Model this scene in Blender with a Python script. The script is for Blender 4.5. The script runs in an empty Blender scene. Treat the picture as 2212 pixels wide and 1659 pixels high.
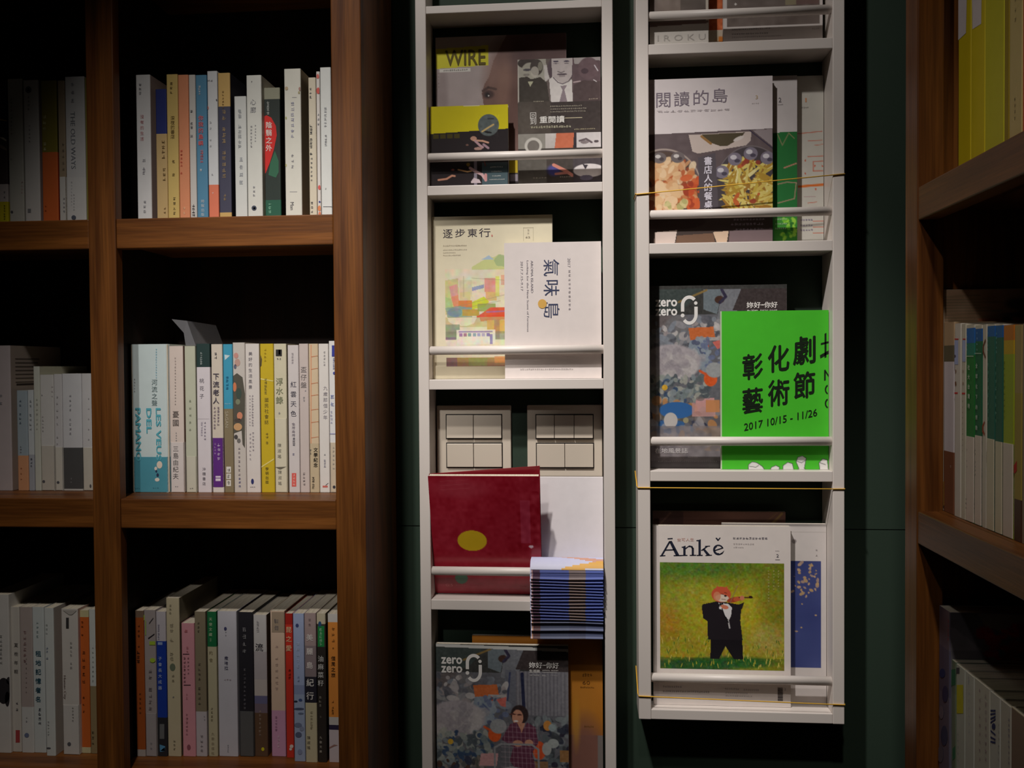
import bpy, math, random
import numpy as np
from mathutils import Vector, Matrix

# ------------------------------------------------------------------ camera, light, exposure
C = bpy.context.scene.collection
SC = bpy.context.scene
F_PX, PCX, PCY = 1942.5, 1106.0, 829.5
YAW, PITCH, ROLL = -0.08508553, 0.01983093, -0.00727261
CAM = Vector((0.0, 0.0, 1.38))

def cam_rows():
    cy, sy = math.cos(YAW), math.sin(YAW)
    cp, sp = math.cos(PITCH), math.sin(PITCH)
    cr, sr = math.cos(ROLL), math.sin(ROLL)
    B = np.array([[1, 0, 0], [0, 0, -1], [0, 1, 0.]])
    Ry = np.array([[cy, -sy, 0], [sy, cy, 0], [0, 0, 1]])
    Rx = np.array([[1, 0, 0], [0, cp, -sp], [0, sp, cp]])
    Rz = np.array([[cr, -sr, 0], [sr, cr, 0], [0, 0, 1]])
    return Rz @ Rx @ B @ Ry
ROWS = cam_rows()
camd = bpy.data.cameras.new('camera')
camd.sensor_fit = 'HORIZONTAL'
camd.sensor_width = 36.0
camd.lens = F_PX * 36.0 / 2212.0
camd.clip_start = 0.01
cam = bpy.data.objects.new('camera', camd)
C.objects.link(cam)
_r, _u, _b = ROWS[0], -ROWS[1], -ROWS[2]
cam.matrix_world = Matrix(((_r[0], _u[0], _b[0], CAM.x), (_r[1], _u[1], _b[1], CAM.y), (_r[2], _u[2], _b[2], CAM.z), (0, 0, 0, 1)))
SC.camera = cam

W = bpy.data.worlds.new('world')
SC.world = W
W.use_nodes = True
W.node_tree.nodes['Background'].inputs[0].default_value = (1.0, 0.9, 0.78, 1)
W.node_tree.nodes['Background'].inputs[1].default_value = 0.012

def spot(name, loc, target, power, size_deg, blend, radius, col):
    l = bpy.data.lights.new(name, 'SPOT')
    l.energy = power; l.spot_size = math.radians(size_deg); l.spot_blend = blend
    l.shadow_soft_size = radius; l.color = col
    o = bpy.data.objects.new(name, l); C.objects.link(o)
    o.location = loc
    d = Vector(target) - Vector(loc)
    o.rotation_euler = d.to_track_quat('-Z', 'Y').to_euler()
    return o
# ceiling spotlight on the racks, then four lights added to imitate the vignette
spot('rack_spotlight', (-0.42, 0.40, 2.85), (0.02, 1.36, 1.85), 40.0, 53.0, 1.0, 0.03, (1.0, 0.95, 0.905))
spot('centre_fill_light', (-0.42, 0.38, 2.85), (0.12, 1.36, 1.37), 116.0, 26.5, 1.0, 0.03, (1.0, 0.95, 0.905))  # added light, brightens the middle of the racks
spot('case_fill_light', (-0.36, 0.14, 2.85), (-0.42, 1.25, 1.10), 64.0, 39.0, 1.0, 0.04, (1.0, 0.94, 0.88))  # added light for the left bookcase
spot('shelf_fill_light', (-0.54, -0.80, 2.75), (-0.42, 1.30, 1.37), 118.0, 16.8, 1.0, 0.04, (1.0, 0.95, 0.90))  # added accent on the left bookcase's middle row
spot('side_fill_light', (0.02, -0.10, 2.85), (0.47, 0.92, 1.17), 46.0, 34.0, 1.0, 0.04, (1.0, 0.93, 0.86))  # added light, lifts the right bookcase
SC.view_settings.view_transform = 'Standard'
SC.view_settings.look = 'None'
SC.view_settings.gamma = 1.0
SC.view_settings.use_curve_mapping = False
SC.view_settings.exposure = 0.0

# ------------------------------------------------------------------ helpers
def ray(px, py):
    return ROWS.T @ np.array([(px - PCX) / F_PX, (py - PCY) / F_PX, 1.0])
def U(px, py, Y):
    d = ray(px, py); t = Y / d[1]
    return Vector((d[0] * t + CAM.x, Y, d[2] * t + CAM.z))
def UX(px, py, X):
    d = ray(px, py); t = (X - CAM.x) / d[0]
    return Vector((X, d[1] * t, d[2] * t + CAM.z))
def YZ(px, py, z):                       # depth at which the sight line meets height z
    d = ray(px, py); return (z - CAM.z) / d[2] * d[1]
def lin(c):
    return tuple((v / 255 / 12.92) if v <= 10.31 else ((v / 255 + 0.055) / 1.055) ** 2.4 for v in c)

def mat(name, rough=0.5, spec=0.5, col=None, attr=False, bump=0.0, bscale=400.0):
    m = bpy.data.materials.new(name); m.use_nodes = True
    nt = m.node_tree; b = nt.nodes['Principled BSDF']
    b.inputs['Roughness'].default_value = rough
    b.inputs['Specular IOR Level'].default_value = spec
    if attr:
        a = nt.nodes.new('ShaderNodeAttribute'); a.attribute_name = 'Col'
        n = nt.nodes.new('ShaderNodeTexNoise'); n.inputs['Scale'].default_value = 60.0; n.inputs['Detail'].default_value = 4.0
        mp = nt.nodes.new('ShaderNodeMapRange'); mp.inputs[3].default_value = 0.93; mp.inputs[4].default_value = 1.05
        mx = nt.nodes.new('ShaderNodeVectorMath'); mx.operation = 'SCALE'
        tc = nt.nodes.new('ShaderNodeTexCoord')
        nt.links.new(tc.outputs['Object'], n.inputs['Vector'])
        nt.links.new(n.outputs['Fac'], mp.inputs[0])
        nt.links.new(a.outputs['Color'], mx.inputs[0]); nt.links.new(mp.outputs[0], mx.inputs['Scale'])
        nt.links.new(mx.outputs[0], b.inputs['Base Color'])
    elif col:
        b.inputs['Base Color'].default_value = (*lin(col), 1)
    if bump:
        n2 = nt.nodes.new('ShaderNodeTexNoise'); n2.inputs['Scale'].default_value = bscale; n2.inputs['Detail'].default_value = 3.0
        bp = nt.nodes.new('ShaderNodeBump'); bp.inputs['Strength'].default_value = bump; bp.inputs['Distance'].default_value = 0.001
        tc2 = nt.nodes.new('ShaderNodeTexCoord')
        nt.links.new(tc2.outputs['Object'], n2.inputs['Vector'])
        nt.links.new(n2.outputs['Fac'], bp.inputs['Height']); nt.links.new(bp.outputs[0], b.inputs['Normal'])
    return m
def wood(name, axis, dark, light, rough=0.42):
    m = bpy.data.materials.new(name); m.use_nodes = True
    nt = m.node_tree; b = nt.nodes['Principled BSDF']; b.inputs['Roughness'].default_value = rough; b.inputs['Specular IOR Level'].default_value = 0.25
    tc = nt.nodes.new('ShaderNodeTexCoord'); mp = nt.nodes.new('ShaderNodeMapping')
    s = [22.0, 22.0, 22.0]; s[axis] = 1.6
    mp.inputs['Scale'].default_value = s
    n = nt.nodes.new('ShaderNodeTexNoise'); n.inputs['Scale'].default_value = 1.0; n.inputs['Detail'].default_value = 6.0; n.inputs['Distortion'].default_value = 1.4
    mp2 = nt.nodes.new('ShaderNodeMapping'); s2 = [420.0, 420.0, 420.0]; s2[axis] = 12.0; mp2.inputs['Scale'].default_value = s2
    n2 = nt.nodes.new('ShaderNodeTexNoise'); n2.inputs['Scale'].default_value = 1.0; n2.inputs['Detail'].default_value = 3.0
    r = nt.nodes.new('ShaderNodeValToRGB')
    r.color_ramp.elements[0].position = 0.34; r.color_ramp.elements[0].color = (*lin(dark), 1)
    r.color_ramp.elements[1].position = 0.66; r.color_ramp.elements[1].color = (*lin(light), 1)
    mr = nt.nodes.new('ShaderNodeMapRange'); mr.inputs[1].default_value = 0.3; mr.inputs[2].default_value = 0.62; mr.inputs[3].default_value = 0.72; mr.inputs[4].default_value = 1.05
    mx = nt.nodes.new('ShaderNodeVectorMath'); mx.operation = 'SCALE'
    L = nt.links.new
    L(tc.outputs['Object'], mp.inputs[0]); L(tc.outputs['Object'], mp2.inputs[0])
    L(mp.outputs[0], n.inputs[0]); L(mp2.outputs[0], n2.inputs[0])
    L(n.outputs['Fac'], r.inputs[0]); L(n2.outputs['Fac'], mr.inputs[0])
    L(r.outputs[0], mx.inputs[0]); L(mr.outputs[0], mx.inputs['Scale']); L(mx.outputs[0], b.inputs['Base Color'])
    bp = nt.nodes.new('ShaderNodeBump'); bp.inputs['Strength'].default_value = 0.12; bp.inputs['Distance'].default_value = 0.001
    L(n2.outputs['Fac'], bp.inputs['Height']); L(bp.outputs[0], b.inputs['Normal'])
    return m
M_WZ = wood('wood_upright', 2, (84, 46, 18), (134, 82, 35))
M_WX = wood('wood_board', 0, (84, 46, 18), (132, 80, 34))
M_WY = wood('wood_board_side', 1, (84, 47, 20), (128, 78, 34))
M_WD = wood('wood_inner_shaded', 2, (22, 13, 10), (36, 21, 15), 0.7)  # dark-stained inner wood, deepened to paint in the bays' shade
M_LAC = mat('white_lacquer', 0.42, 0.45, (219, 210, 203), bump=0.05, bscale=900)
M_PRINT = mat('printed_paper', 0.55, 0.35, attr=True)
M_GLOSS = mat('printed_gloss', 0.28, 0.5, attr=True)
M_INK = mat('ink', 0.6, 0.2, attr=True)
M_PLATE = mat('switch_plastic', 0.32, 0.5, (206, 194, 178), bump=0.03)
M_WALL = mat('green_panel', 0.7, 0.25, (45, 60, 49), bump=0.08, bscale=260)
M_FLOOR = wood('floor_boards', 1, (60, 42, 30), (92, 66, 46), 0.5)
M_CEIL = mat('ceiling_paint', 0.9, 0.2, (70, 68, 64))
M_CORD = mat('yellow_cord', 0.6, 0.3, (226, 176, 60), bump=0.2, bscale=2500)
M_PAGE = bpy.data.materials.new('page_edges'); M_PAGE.use_nodes = True
def _page():
    nt = M_PAGE.node_tree; b = nt.nodes['Principled BSDF']; b.inputs['Roughness'].default_value = 0.85
    tc = nt.nodes.new('ShaderNodeTexCoord'); mp = nt.nodes.new('ShaderNodeMapping'); mp.inputs['Scale'].default_value = (2600, 30, 30)
    n = nt.nodes.new('ShaderNodeTexNoise'); n.inputs['Scale'].default_value = 1.0
    r = nt.nodes.new('ShaderNodeValToRGB')
    r.color_ramp.elements[0].position = 0.3; r.color_ramp.elements[0].color = (*lin((176, 164, 142)), 1)
    r.color_ramp.elements[1].position = 0.6; r.color_ramp.elements[1].color = (*lin((222, 212, 192)), 1)
    nt.links.new(tc.outputs['Object'], mp.inputs[0]); nt.links.new(mp.outputs[0], n.inputs[0])
    nt.links.new(n.outputs['Fac'], r.inputs[0]); nt.links.new(r.outputs[0], b.inputs['Base Color'])
_page()
def clearmat(name, rough, tint, mixf):
    m = bpy.data.materials.new(name); m.use_nodes = True
    nt = m.node_tree; b = nt.nodes['Principled BSDF']
    b.inputs['Roughness'].default_value = rough; b.inputs['Base Color'].default_value = (*lin(tint), 1)
    t = nt.nodes.new('ShaderNodeBsdfTransparent'); mx = nt.nodes.new('ShaderNodeMixShader')
    mx.inputs[0].default_value = mixf
    nt.links.new(t.outputs[0], mx.inputs[1]); nt.links.new(b.outputs[0], mx.inputs[2])
    nt.links.new(mx.outputs[0], nt.nodes['Material Output'].inputs[0])
    return m
M_FILM = clearmat('plastic_film', 0.16, (205, 205, 210), 0.16)

def thing(name, label, cat, loc=(0, 0, 0), group=None, rot=(0, 0, 0)):
    o = bpy.data.objects.new(name, None); C.objects.link(o)
    o.location = loc; o.rotation_euler = rot; o.empty_display_size = 0.02
    if label: o['label'] = label
    if cat: o['category'] = cat
    if group: o['group'] = group
    return o

class MB:
    """collects polygons with one colour each and links them as ONE mesh object"""
    def __init__(s): s.v = []; s.f = []; s.c = []
    def add(s, vs, fs, col):
        n = len(s.v); s.v.extend(vs)
        s.f.extend(tuple(i + n for i in f) for f in fs)
        s.c.extend([col] * len(fs) if not isinstance(col, list) else col)
    def box(s, x0, x1, y0, y1, z0, z1, col=(200, 200, 200)):
        s.add([(x0, y0, z0), (x1, y0, z0), (x1, y1, z0), (x0, y1, z0), (x0, y0, z1), (x1, y0, z1), (x1, y1, z1), (x0, y1, z1)],
              [(0, 3, 2, 1), (4, 5, 6, 7), (0, 1, 5, 4), (1, 2, 6, 5), (2, 3, 7, 6), (3, 0, 4, 7)], col)
    def poly(s, pts, y, col):             # flat figure in the x-z plane facing -Y
        s.add([(p[0], y, p[1]) for p in pts], [tuple(range(len(pts)))], col)
    def build(s, name, m, parent=None, smooth=False, kind=None, bevel=0.0):
        me = bpy.data.meshes.new(name)
        me.from_pydata([tuple(p) for p in s.v], [], s.f)
        a = me.attributes.new('Col', 'FLOAT_COLOR', 'FACE')
        a.data.foreach_set('color', np.array([(*lin(c), 1.0) for c in s.c], dtype=np.float32).ravel())
        me.materials.append(m)
        if smooth: me.shade_smooth()
        me.update()
        o = bpy.data.objects.new(name, me); C.objects.link(o)
        if parent is not None: o.parent = parent
        if kind: o['kind'] = kind
        if bevel:
            md = o.modifiers.new('bevel', 'BEVEL'); md.width = bevel; md.segments = 2; md.limit_method = 'ANGLE'
        return o

_glyphs = {}
def glyph(t, bold=0.0):
    k = (t, bold)
    if k in _glyphs: return _glyphs[k]
    if len(t) == 1 and t in '#':
        raise ValueError
    if bold:                                   # heavier weight: the same outline laid down again a little to each side
        V0, F0 = glyph(t, 0.0); n = len(V0); V = []; Fs = []
        for q, (dx, dy) in enumerate(((0, 0), (bold, 0), (-bold, 0), (0, bold), (0, -bold))):
            V.append(np.concatenate([V0[:, :2] + np.array([dx, dy]) * 1.5, np.full((n, 1), q * 3e-5)], 1) if n else np.zeros((0, 3))); Fs += [tuple(i + q * n for i in f) for f in F0]
        _glyphs[k] = (np.concatenate(V), Fs); return _glyphs[k]
    cu = bpy.data.curves.new('t', 'FONT'); cu.body = t; cu.resolution_u = 2; cu.size = 1.0
    ob = bpy.data.objects.new('t', cu); C.objects.link(ob)
    bpy.context.view_layer.update()
    me = bpy.data.meshes.new_from_object(ob.evaluated_get(bpy.context.evaluated_depsgraph_get()))
    V = np.array([(v.co.x, v.co.y) for v in me.vertices]) if len(me.vertices) else np.zeros((0, 2))
    Fs = [tuple(p.vertices) for p in me.polygons]
    bpy.data.objects.remove(ob); bpy.data.curves.remove(cu); bpy.data.meshes.remove(me)
    _glyphs[k] = (V, Fs)
    return V, Fs
_rf = random.Random(5)
def fake(seed):
    """strokes of a character too small to read in the photograph"""
    r = random.Random(seed); V = []; Fs = []
    def bar(x0, y0, x1, y1, k=0):
        n = len(V); V.extend([(x0, y0, k), (x1, y0, k), (x1, y1, k), (x0, y1, k)]); Fs.append((n, n + 1, n + 2, n + 3))
    for k in range(r.choice((2, 3, 3))):
        y = 0.08 + 0.78 * (k + r.random() * 0.6) / 3; a = r.uniform(0, .25); bar(a, y, r.uniform(.7, 1), y + 0.1)
    for k in range(r.choice((1, 2, 2))):
        x = r.uniform(.12, .8); a = r.uniform(0, .3); bar(x, a, x + 0.1, r.uniform(.65, 1), 3e-5)
    return np.array(V), Fs

class Ink(MB):
    """lettering laid on a flat face; L maps photograph-sized drawing units to the face's own x, z; k is metres per unit"""
    def __init__(s, L, k, y): super().__init__(); s.L = L; s.k = k; s.y = y
    def put(s, V, Fs, cx, cy, w, h, col, rot=0, shear=0.0, em=False, dy=0.0):
        if len(V) == 0: return
        lay = V[:, 2] if V.shape[1] == 3 else np.zeros(len(V)); V = V[:, :2]
        mn, mx = V.min(0), V.max(0)
        if em: mn, mx = np.array([0.0, -0.12]), np.array([1.0, 0.88])
        P = (V - (mn + mx) / 2) / np.maximum(mx - mn, 1e-6)
        P = P * [w, h]
        if shear: P = np.stack([P[:, 0], P[:, 1] + shear * P[:, 0]], 1)
        if rot == -90: P = np.stack([P[:, 1], -P[:, 0]], 1)
        if rot == 90: P = np.stack([-P[:, 1], P[:, 0]], 1)
        if rot == 180: P = -P
        x, z = s.L(cx, cy)
        s.add([(x + p[0] * s.k, s.y - dy - e, z + p[1] * s.k) for p, e in zip(P, lay)], Fs, col)
    def t(s, text, cx, cy, h, col, w=None, bold=0.0, rot=0, shear=0.0, dy=0.0):
        V, Fs = glyph(text, bold)
        if len(V) == 0: return
        d = V[:, :2].max(0) - V[:, :2].min(0)
        if w is None: w = h * d[0] / max(d[1], 1e-6)
        s.put(V, Fs, cx, cy, w, h, col, rot, shear, dy=dy)
    def col(s, text, cx, y0, y1, size, colr, bold=0.0, dy=0.0, drift=0.0):
        n = len(text)
        for i, ch in enumerate(text):
            if ch == ' ': continue
            cy = y0 + (y1 - y0) * (i + .5) / n
            x = cx + drift * (cy - y0)
            if ch == '#':
                V, Fs = fake(hash((round(cx), round(cy))) & 0xffff); s.put(V, Fs, x, cy, size * .8, min(size, (y1 - y0) / n) * .85, colr, dy=dy)
            else:
                V, Fs = glyph(ch, bold); s.put(V, Fs, x, cy, size, size, colr, em=True, dy=dy)
    def row(s, n, x0, x1, cy, size, colr, dy=0.0):
        m = max(1, int(n))
        for i in range(m):
            V, Fs = fake(i * 7919 + int(cy) * 31 + int(x0)); s.put(V, Fs, x0 + (x1 - x0) * (i + .5) / m, cy, (x1 - x0) / m * .82, size, colr, dy=dy)
    def rect(s, x0, y0, x1, y1, col, dy=0.0):
        s.poly([s.L(x0, y1), s.L(x1, y1), s.L(x1, y0), s.L(x0, y0)], s.y - dy, col)
    def disc(s, cx, cy, rx, ry, col, n=24, dy=0.0):
        s.poly([s.L(cx + rx * math.cos(2 * math.pi * i / n), cy - ry * math.sin(2 * math.pi * i / n)) for i in range(n)], s.y - dy, col)
    def pg(s, pts, col, dy=0.0):
        q = [s.L(*p) for p in pts]
        a = sum(q[i][0] * q[(i + 1) % len(q)][1] - q[(i + 1) % len(q)][0] * q[i][1] for i in range(len(q)))
        s.poly(q if a > 0 else q[::-1], s.y - dy, col)

# ------------------------------------------------------------------ main planes of the place (metres)
Y_WALL = 1.42
Y_RACK = 1.358
Y_CASE = 1.203
ROOM_TOP = 3.0
def struct(o): o['kind'] = 'structure'; return o

# wall behind everything: dark green boards with recessed joints
XL, XR = -1.9, 0.86
wall = MB(); wall.box(XL, XR, Y_WALL + 0.012, Y_WALL + 0.12, 0, ROOM_TOP); wall = struct(wall.build('wall_back', mat('wall_core', .9, .1, (14, 18, 15))))
zj = U(1885, 1144, Y_WALL).z
zs = [0.0, zj - 1.2 if zj > 1.3 else 0.0, zj, zj + 1.22, ROOM_TOP]
zs = sorted(set(round(max(0, z), 4) for z in zs))
xs = [XL, -1.1, -0.33, 0.80, XR]
for i in range(len(xs) - 1):
    for j in range(len(zs) - 1):
        p = MB(); p.box(xs[i] + .0008, xs[i + 1] - .0008, Y_WALL, Y_WALL + 0.012, zs[j] + .0008, zs[j + 1] - .0008)
        p.build('panel', M_WALL, wall)
m_ = MB(); m_.box(XL, XR, -1.3, Y_WALL + .12, -0.1, 0.0); struct(m_.build('floor', M_FLOOR))
m_ = MB(); m_.box(XL, XR, -1.3, Y_WALL + .12, ROOM_TOP, ROOM_TOP + .1); struct(m_.build('ceiling', M_CEIL))
m_ = MB(); m_.box(XR, XR + .1, -1.3, Y_WALL + .12, 0, ROOM_TOP); struct(m_.build('wall_right', M_WALL))
m_ = MB(); m_.box(XL - .1, XL, -1.3, Y_WALL + .12, 0, ROOM_TOP); struct(m_.build('wall_left', M_WALL))

# ------------------------------------------------------------------ left bookcase
XC = [U(-330, 830, Y_CASE).x, U(-270, 830, Y_CASE).x, U(196, 830, Y_CASE).x, U(255, 830, Y_CASE).x, U(722.5, 830, Y_CASE).x, U(787, 830, Y_CASE).x]
ZS1, ZS1b = U(490, 467, Y_CASE).z, U(490, 532, Y_CASE).z
ZS2, ZS2b = U(490, 1079, Y_CASE).z, U(490, 1143.5, Y_CASE).z
PITCHZ = ZS1 - ZS2; TH = ((ZS1 - ZS1b) + (ZS2 - ZS2b)) / 2
ZS3 = ZS2 - PITCHZ
SHZ = [ZS1 + 2 * PITCHZ, ZS1 + PITCHZ, ZS1, ZS2, ZS3, ZS3 - PITCHZ, ZS3 - 2 * PITCHZ + .0]
CASE_TOP = SHZ[0] + TH * .2
case = thing('bookcase', 'tall brown wooden bookcase of square bays on the left, filled with upright books', 'bookcase', ((XC[0] + XC[5]) / 2, Y_CASE, 0))
def rel(o, p): return (p[0] - o.location.x, p[1] - o.location.y, p[2] - o.location.z)
def cbox(parent, name, x0, x1, y0, y1, z0, z1, m, bevel=0.0015):
    b = MB(); l = parent.location
    cx, cyy, cz = (x0 + x1) / 2, (y0 + y1) / 2, (z0 + z1) / 2
    b.box(x0 - cx, x1 - cx, y0 - cyy, y1 - cyy, z0 - cz, z1 - cz)
    o = b.build(name, m, parent, bevel=bevel); o.location = (cx - l.x, cyy - l.y, cz - l.z)
    return o
YBACK = 1.416
for i in (0, 2, 4):
    cbox(case, 'post', XC[i], XC[i + 1], Y_CASE, Y_CASE + .018, 0, CASE_TOP, M_WZ)
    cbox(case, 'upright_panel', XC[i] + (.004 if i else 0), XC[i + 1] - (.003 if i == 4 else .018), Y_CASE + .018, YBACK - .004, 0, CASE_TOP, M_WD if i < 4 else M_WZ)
for a, b in ((1, 2), (3, 4)):
    for k, z in enumerate(SHZ):
        if z - TH < 0.0: continue
        cbox(case, 'shelf_rail', XC[a], XC[b], Y_CASE + .0015, Y_CASE + .018, z - TH, z, M_WX)
        cbox(case, 'shelf', XC[a] - .018, XC[b] + .004, Y_CASE + .018, YBACK - .004, z - TH + .012, z, M_WX)
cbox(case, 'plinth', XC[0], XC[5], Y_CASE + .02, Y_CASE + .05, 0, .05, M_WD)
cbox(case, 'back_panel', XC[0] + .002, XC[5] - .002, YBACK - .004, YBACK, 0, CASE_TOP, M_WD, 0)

# ------------------------------------------------------------------ right bookcase (stands square to the wall)
Y_RN = 1.083
X_RC = U(1981, 830, Y_RN).x
Y_RF = UX(1955, 830, X_RC).y
zr1, zr1b = UX(2100, 340, X_RC).z, UX(2100, 424, X_RC).z
zr2, zr2b = UX(2100, 1157, X_RC).z, UX(2100, 1238.5, X_RC).z
RP = zr1 - zr2; RT = ((zr1 - zr1b) + (zr2 - zr2b)) / 2
RW = .27
RSH = [zr1 + 2 * RP, zr1 + RP, zr1, zr2, zr2 - RP, zr2 - 2 * RP]
rcase = thing('bookcase', 'dark wooden bookcase on the right whose bays face sideways into the aisle', 'bookcase', (X_RC + RW / 2, Y_RF - .45, 0))
RBAY = .30
pw = Y_RF - Y_RN
ry = [Y_RF, Y_RN, Y_RN - RBAY, Y_RN - RBAY - pw, Y_RN - 2 * RBAY - pw, Y_RN - 2 * RBAY - 2 * pw]
for i in (0, 2, 4):
    cbox(rcase, 'post', X_RC, X_RC + .03, ry[i + 1], ry[i], 0, RSH[0], M_WZ)
    cbox(rcase, 'upright_panel', X_RC + .03, X_RC + RW - .004, ry[i + 1] + (.014 if i == 0 else .004), ry[i] - .003, 0, RSH[0], M_WZ)
for a, b in ((2, 1), (4, 3)):
    for z in RSH:
        if z - RT < 0: continue
        cbox(rcase, 'shelf_rail', X_RC + .001, X_RC + .024, ry[a], ry[b], z - RT, z, M_WY)
        cbox(rcase, 'shelf', X_RC + .024, X_RC + RW - .004, ry[a] - .002, ry[b] + .013, z - RT + .012, z, M_WY)
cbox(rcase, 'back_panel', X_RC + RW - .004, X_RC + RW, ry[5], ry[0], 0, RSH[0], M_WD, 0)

# ------------------------------------------------------------------ white magazine racks on the wall
def lathe_bar(parent, name, x0, x1, y, z, r, m):
    b = MB(); n = 16; vs = []; fs = []
    for x in (x0, x1):
        vs += [(x, y + r * math.cos(2 * math.pi * i / n), z + r * math.sin(2 * math.pi * i / n)) for i in range(n)]
    for i in range(n): fs.append((i, (i + 1) % n, n + (i + 1) % n, n + i))
    fs += [tuple(range(n))[::-1], tuple(range(n, 2 * n))]
    b.add(vs, fs, (220, 215, 205))
    o = b.build(name, m, parent)
    for p in o.data.polygons: p.use_smooth = len(p.vertices) == 4
    return o
BAR_Y = Y_RACK + .010
BAR_R = .0068
def rack(label, xo0, xi0, xi1, xo1, ymid, shelves, bars, xc, top, bottom):
    X = [U(x, ymid, Y_RACK).x for x in (xo0, xi0, xi1, xo1)]
    zt, zb = U(xc, top, Y_RACK).z, U(xc, bottom, Y_RACK).z
    t = thing('magazine_rack', label, 'rack', ((X[0] + X[3]) / 2, Y_WALL, zb))
    cbox(t, 'side_board', X[0], X[1], Y_RACK, Y_WALL, zb, zt, M_LAC, .0012)
    cbox(t, 'side_board', X[2], X[3], Y_RACK, Y_WALL, zb, zt, M_LAC, .0012)
    out = []
    for (a, b, xx) in shelves:
        z1, z0 = U(xx, a, Y_RACK).z, U(xx, b, Y_RACK).z
        cbox(t, 'shelf', X[1], X[2], Y_RACK + .0006, Y_WALL, z0, z1, M_LAC, .001)
        out.append(z1)
    for (yy, xx) in bars:
        z = U(xx, yy, BAR_Y).z
        l = t.location
        lathe_bar(t, 'rail_bar', X[1] - l.x - .002, X[2] - l.x + .002, BAR_Y - l.y, z - l.z, BAR_R, M_LAC)
    return t, X, out
rack1, XA, ZA = rack('long white wall rack whose lower end runs out of view, light switches behind it', 904, 927, 1304, 1327.5, 830,
    [(-400, -379, 1112), (5, 22, 1112), (397, 418, 1112), (819, 841, 1112), (1297, 1319, 1040), (1775, 1797, 1112)],
    [(-60, 1112), (336, 1112), (756, 1112), (1234, 1040), (1710, 1112)], 1112, -420, 1800)
rack2, XB, ZB = rack('white wall rack with a square lower end and yellow elastic cords around it', 1377, 1404, 1799, 1824.5, 830,
    [(-345, -322, 1600), (88, 111, 1600), (522, 545, 1600), (1017.5, 1040.5, 1600), (1537.5, 1559, 1600)],
    [(-405, 1600), (28, 1600), (460, 1600), (953, 1600), (1467, 1600)], 1600, -440, 1559.5)

# ------------------------------------------------------------------ books
def rnd(n, d): return round(n, d)
def profile(w, d, r, t):
    """outer outline of a wrapped cover seen from above, open at the back: list of (x, y)"""
    p = [(0, d), (0, r)]
    for i in range(1, 4):
        a = math.pi / 2 * i / 4; p.append((r - r * math.cos(a), r - r * math.sin(a)))
    p.append((r, 0)); p.append((w - r, 0))
    for i in range(1, 4):
        a = math.pi / 2 * i / 4; p.append((w - r + r * math.sin(a), r - r * math.cos(a)))
    p += [(w, r), (w, d)]
    return p
def wrap(mb, w, d, r, t, cuts, cols, side=None, out=0.0):
    """cover wrap with colour bands; cuts are heights from the foot up, cols one colour per band"""
    po = [(x + (-out * .2 if x <= 0 else out * .2 if x >= w else 0), y - (out if y <= r * .01 else 0)) for x, y in profile(w, d, r, t)]
    pi = [(min(max(x, t), w - t), max(y, t)) for x, y in profile(w, d, r, t)]
    n = len(po)
    for b in range(len(cuts) - 1):
        z0, z1 = cuts[b], cuts[b + 1]; c = cols[b]; sc_ = (side[b] if isinstance(side, list) else side) or c
        vs = [(x, y, z0) for x, y in po] + [(x, y, z1) for x, y in po]
        fs = [(i, i + 1, n + i + 1, n + i) for i in range(n - 1)]
        cl = [sc_ if i in (0, n - 2) else c for i in range(n - 1)]
        mb.add(vs, fs, cl)
    z0, z1 = cuts[0], cuts[-1]
    for z, up in ((z0, False), (z1, True)):
        vs = [(x, y, z) for x, y in po] + [(x, y, z) for x, y in pi]
        fs = [(i, i + 1, n + i + 1, n + i) if not up else (i, n + i, n + i + 1, i + 1) for i in range(n - 1)]
        mb.add(vs, fs, cols[-1] if up else cols[0])
    if out == 0:
        vs = [(x, y, z0) for x, y in pi] + [(x, y, z1) for x, y in pi]
        mb.add(vs, [(i + 1, i, n + i, n + i + 1) for i in range(n - 1)], (225, 220, 208))

def texts(ink, items):
    for it in items:
        k = it[0]
        if k == 'c': ink.col(*it[1:6], it[6], it[7] if len(it) > 7 else 0.0)
        elif k == 'r': ink.t(it[1], it[2], it[3], it[4], it[5], w=it[6] if len(it) > 6 else None, bold=it[7] if len(it) > 7 else 0.0, rot=-90)
        elif k == 'h': ink.t(it[1], it[2], it[3], it[4], it[5], w=it[6] if len(it) > 6 else None, bold=it[7] if len(it) > 7 else 0.0)
        elif k == 'd': ink.disc(*it[1:])
        elif k == 'q': ink.rect(*it[1:], dy=-.00015)
        elif k == 'p': ink.pg(it[1], it[2], dy=-.0001)
        elif k == 'f': ink.row(*it[1:])

def book(label, group, base, w, h, d, cols, cuts, obi, items, L, k, side=None, rotz=0.0, lean=0.0, r=.0016, gloss=False, cat='book', page=None):
    t = thing('book', label, cat, base, group, (0, lean, rotz))
    mb = MB(); wrap(mb, w, d, r, .0007, cuts, cols, side); mb.build('cover', M_GLOSS if gloss else M_PRINT, t)
    pb = MB(); pb.box(.0008, w - .0008, .0012, d - .0015, .0006, h - .0007); pb.build('page_block', M_PAGE, t)
    if obi:
        z0, z1, col = obi
        mb = MB(); wrap(mb, w, d * .9, r, .0004, [z0, z1], [col], None, .00045); mb.build('belly_band', M_PRINT, t)
    if items:
        ink = Ink(L, k, -.0007 if obi else -.00035); texts(ink, items)
        ink.v = [(min(max(p[0], .0003), w - .0003), p[1], min(max(p[2], .0003), h - .0003)) for p in ink.v]
        if ink.f: ink.build('spine_lettering', M_INK, t, kind='stuff')
    return t

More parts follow.
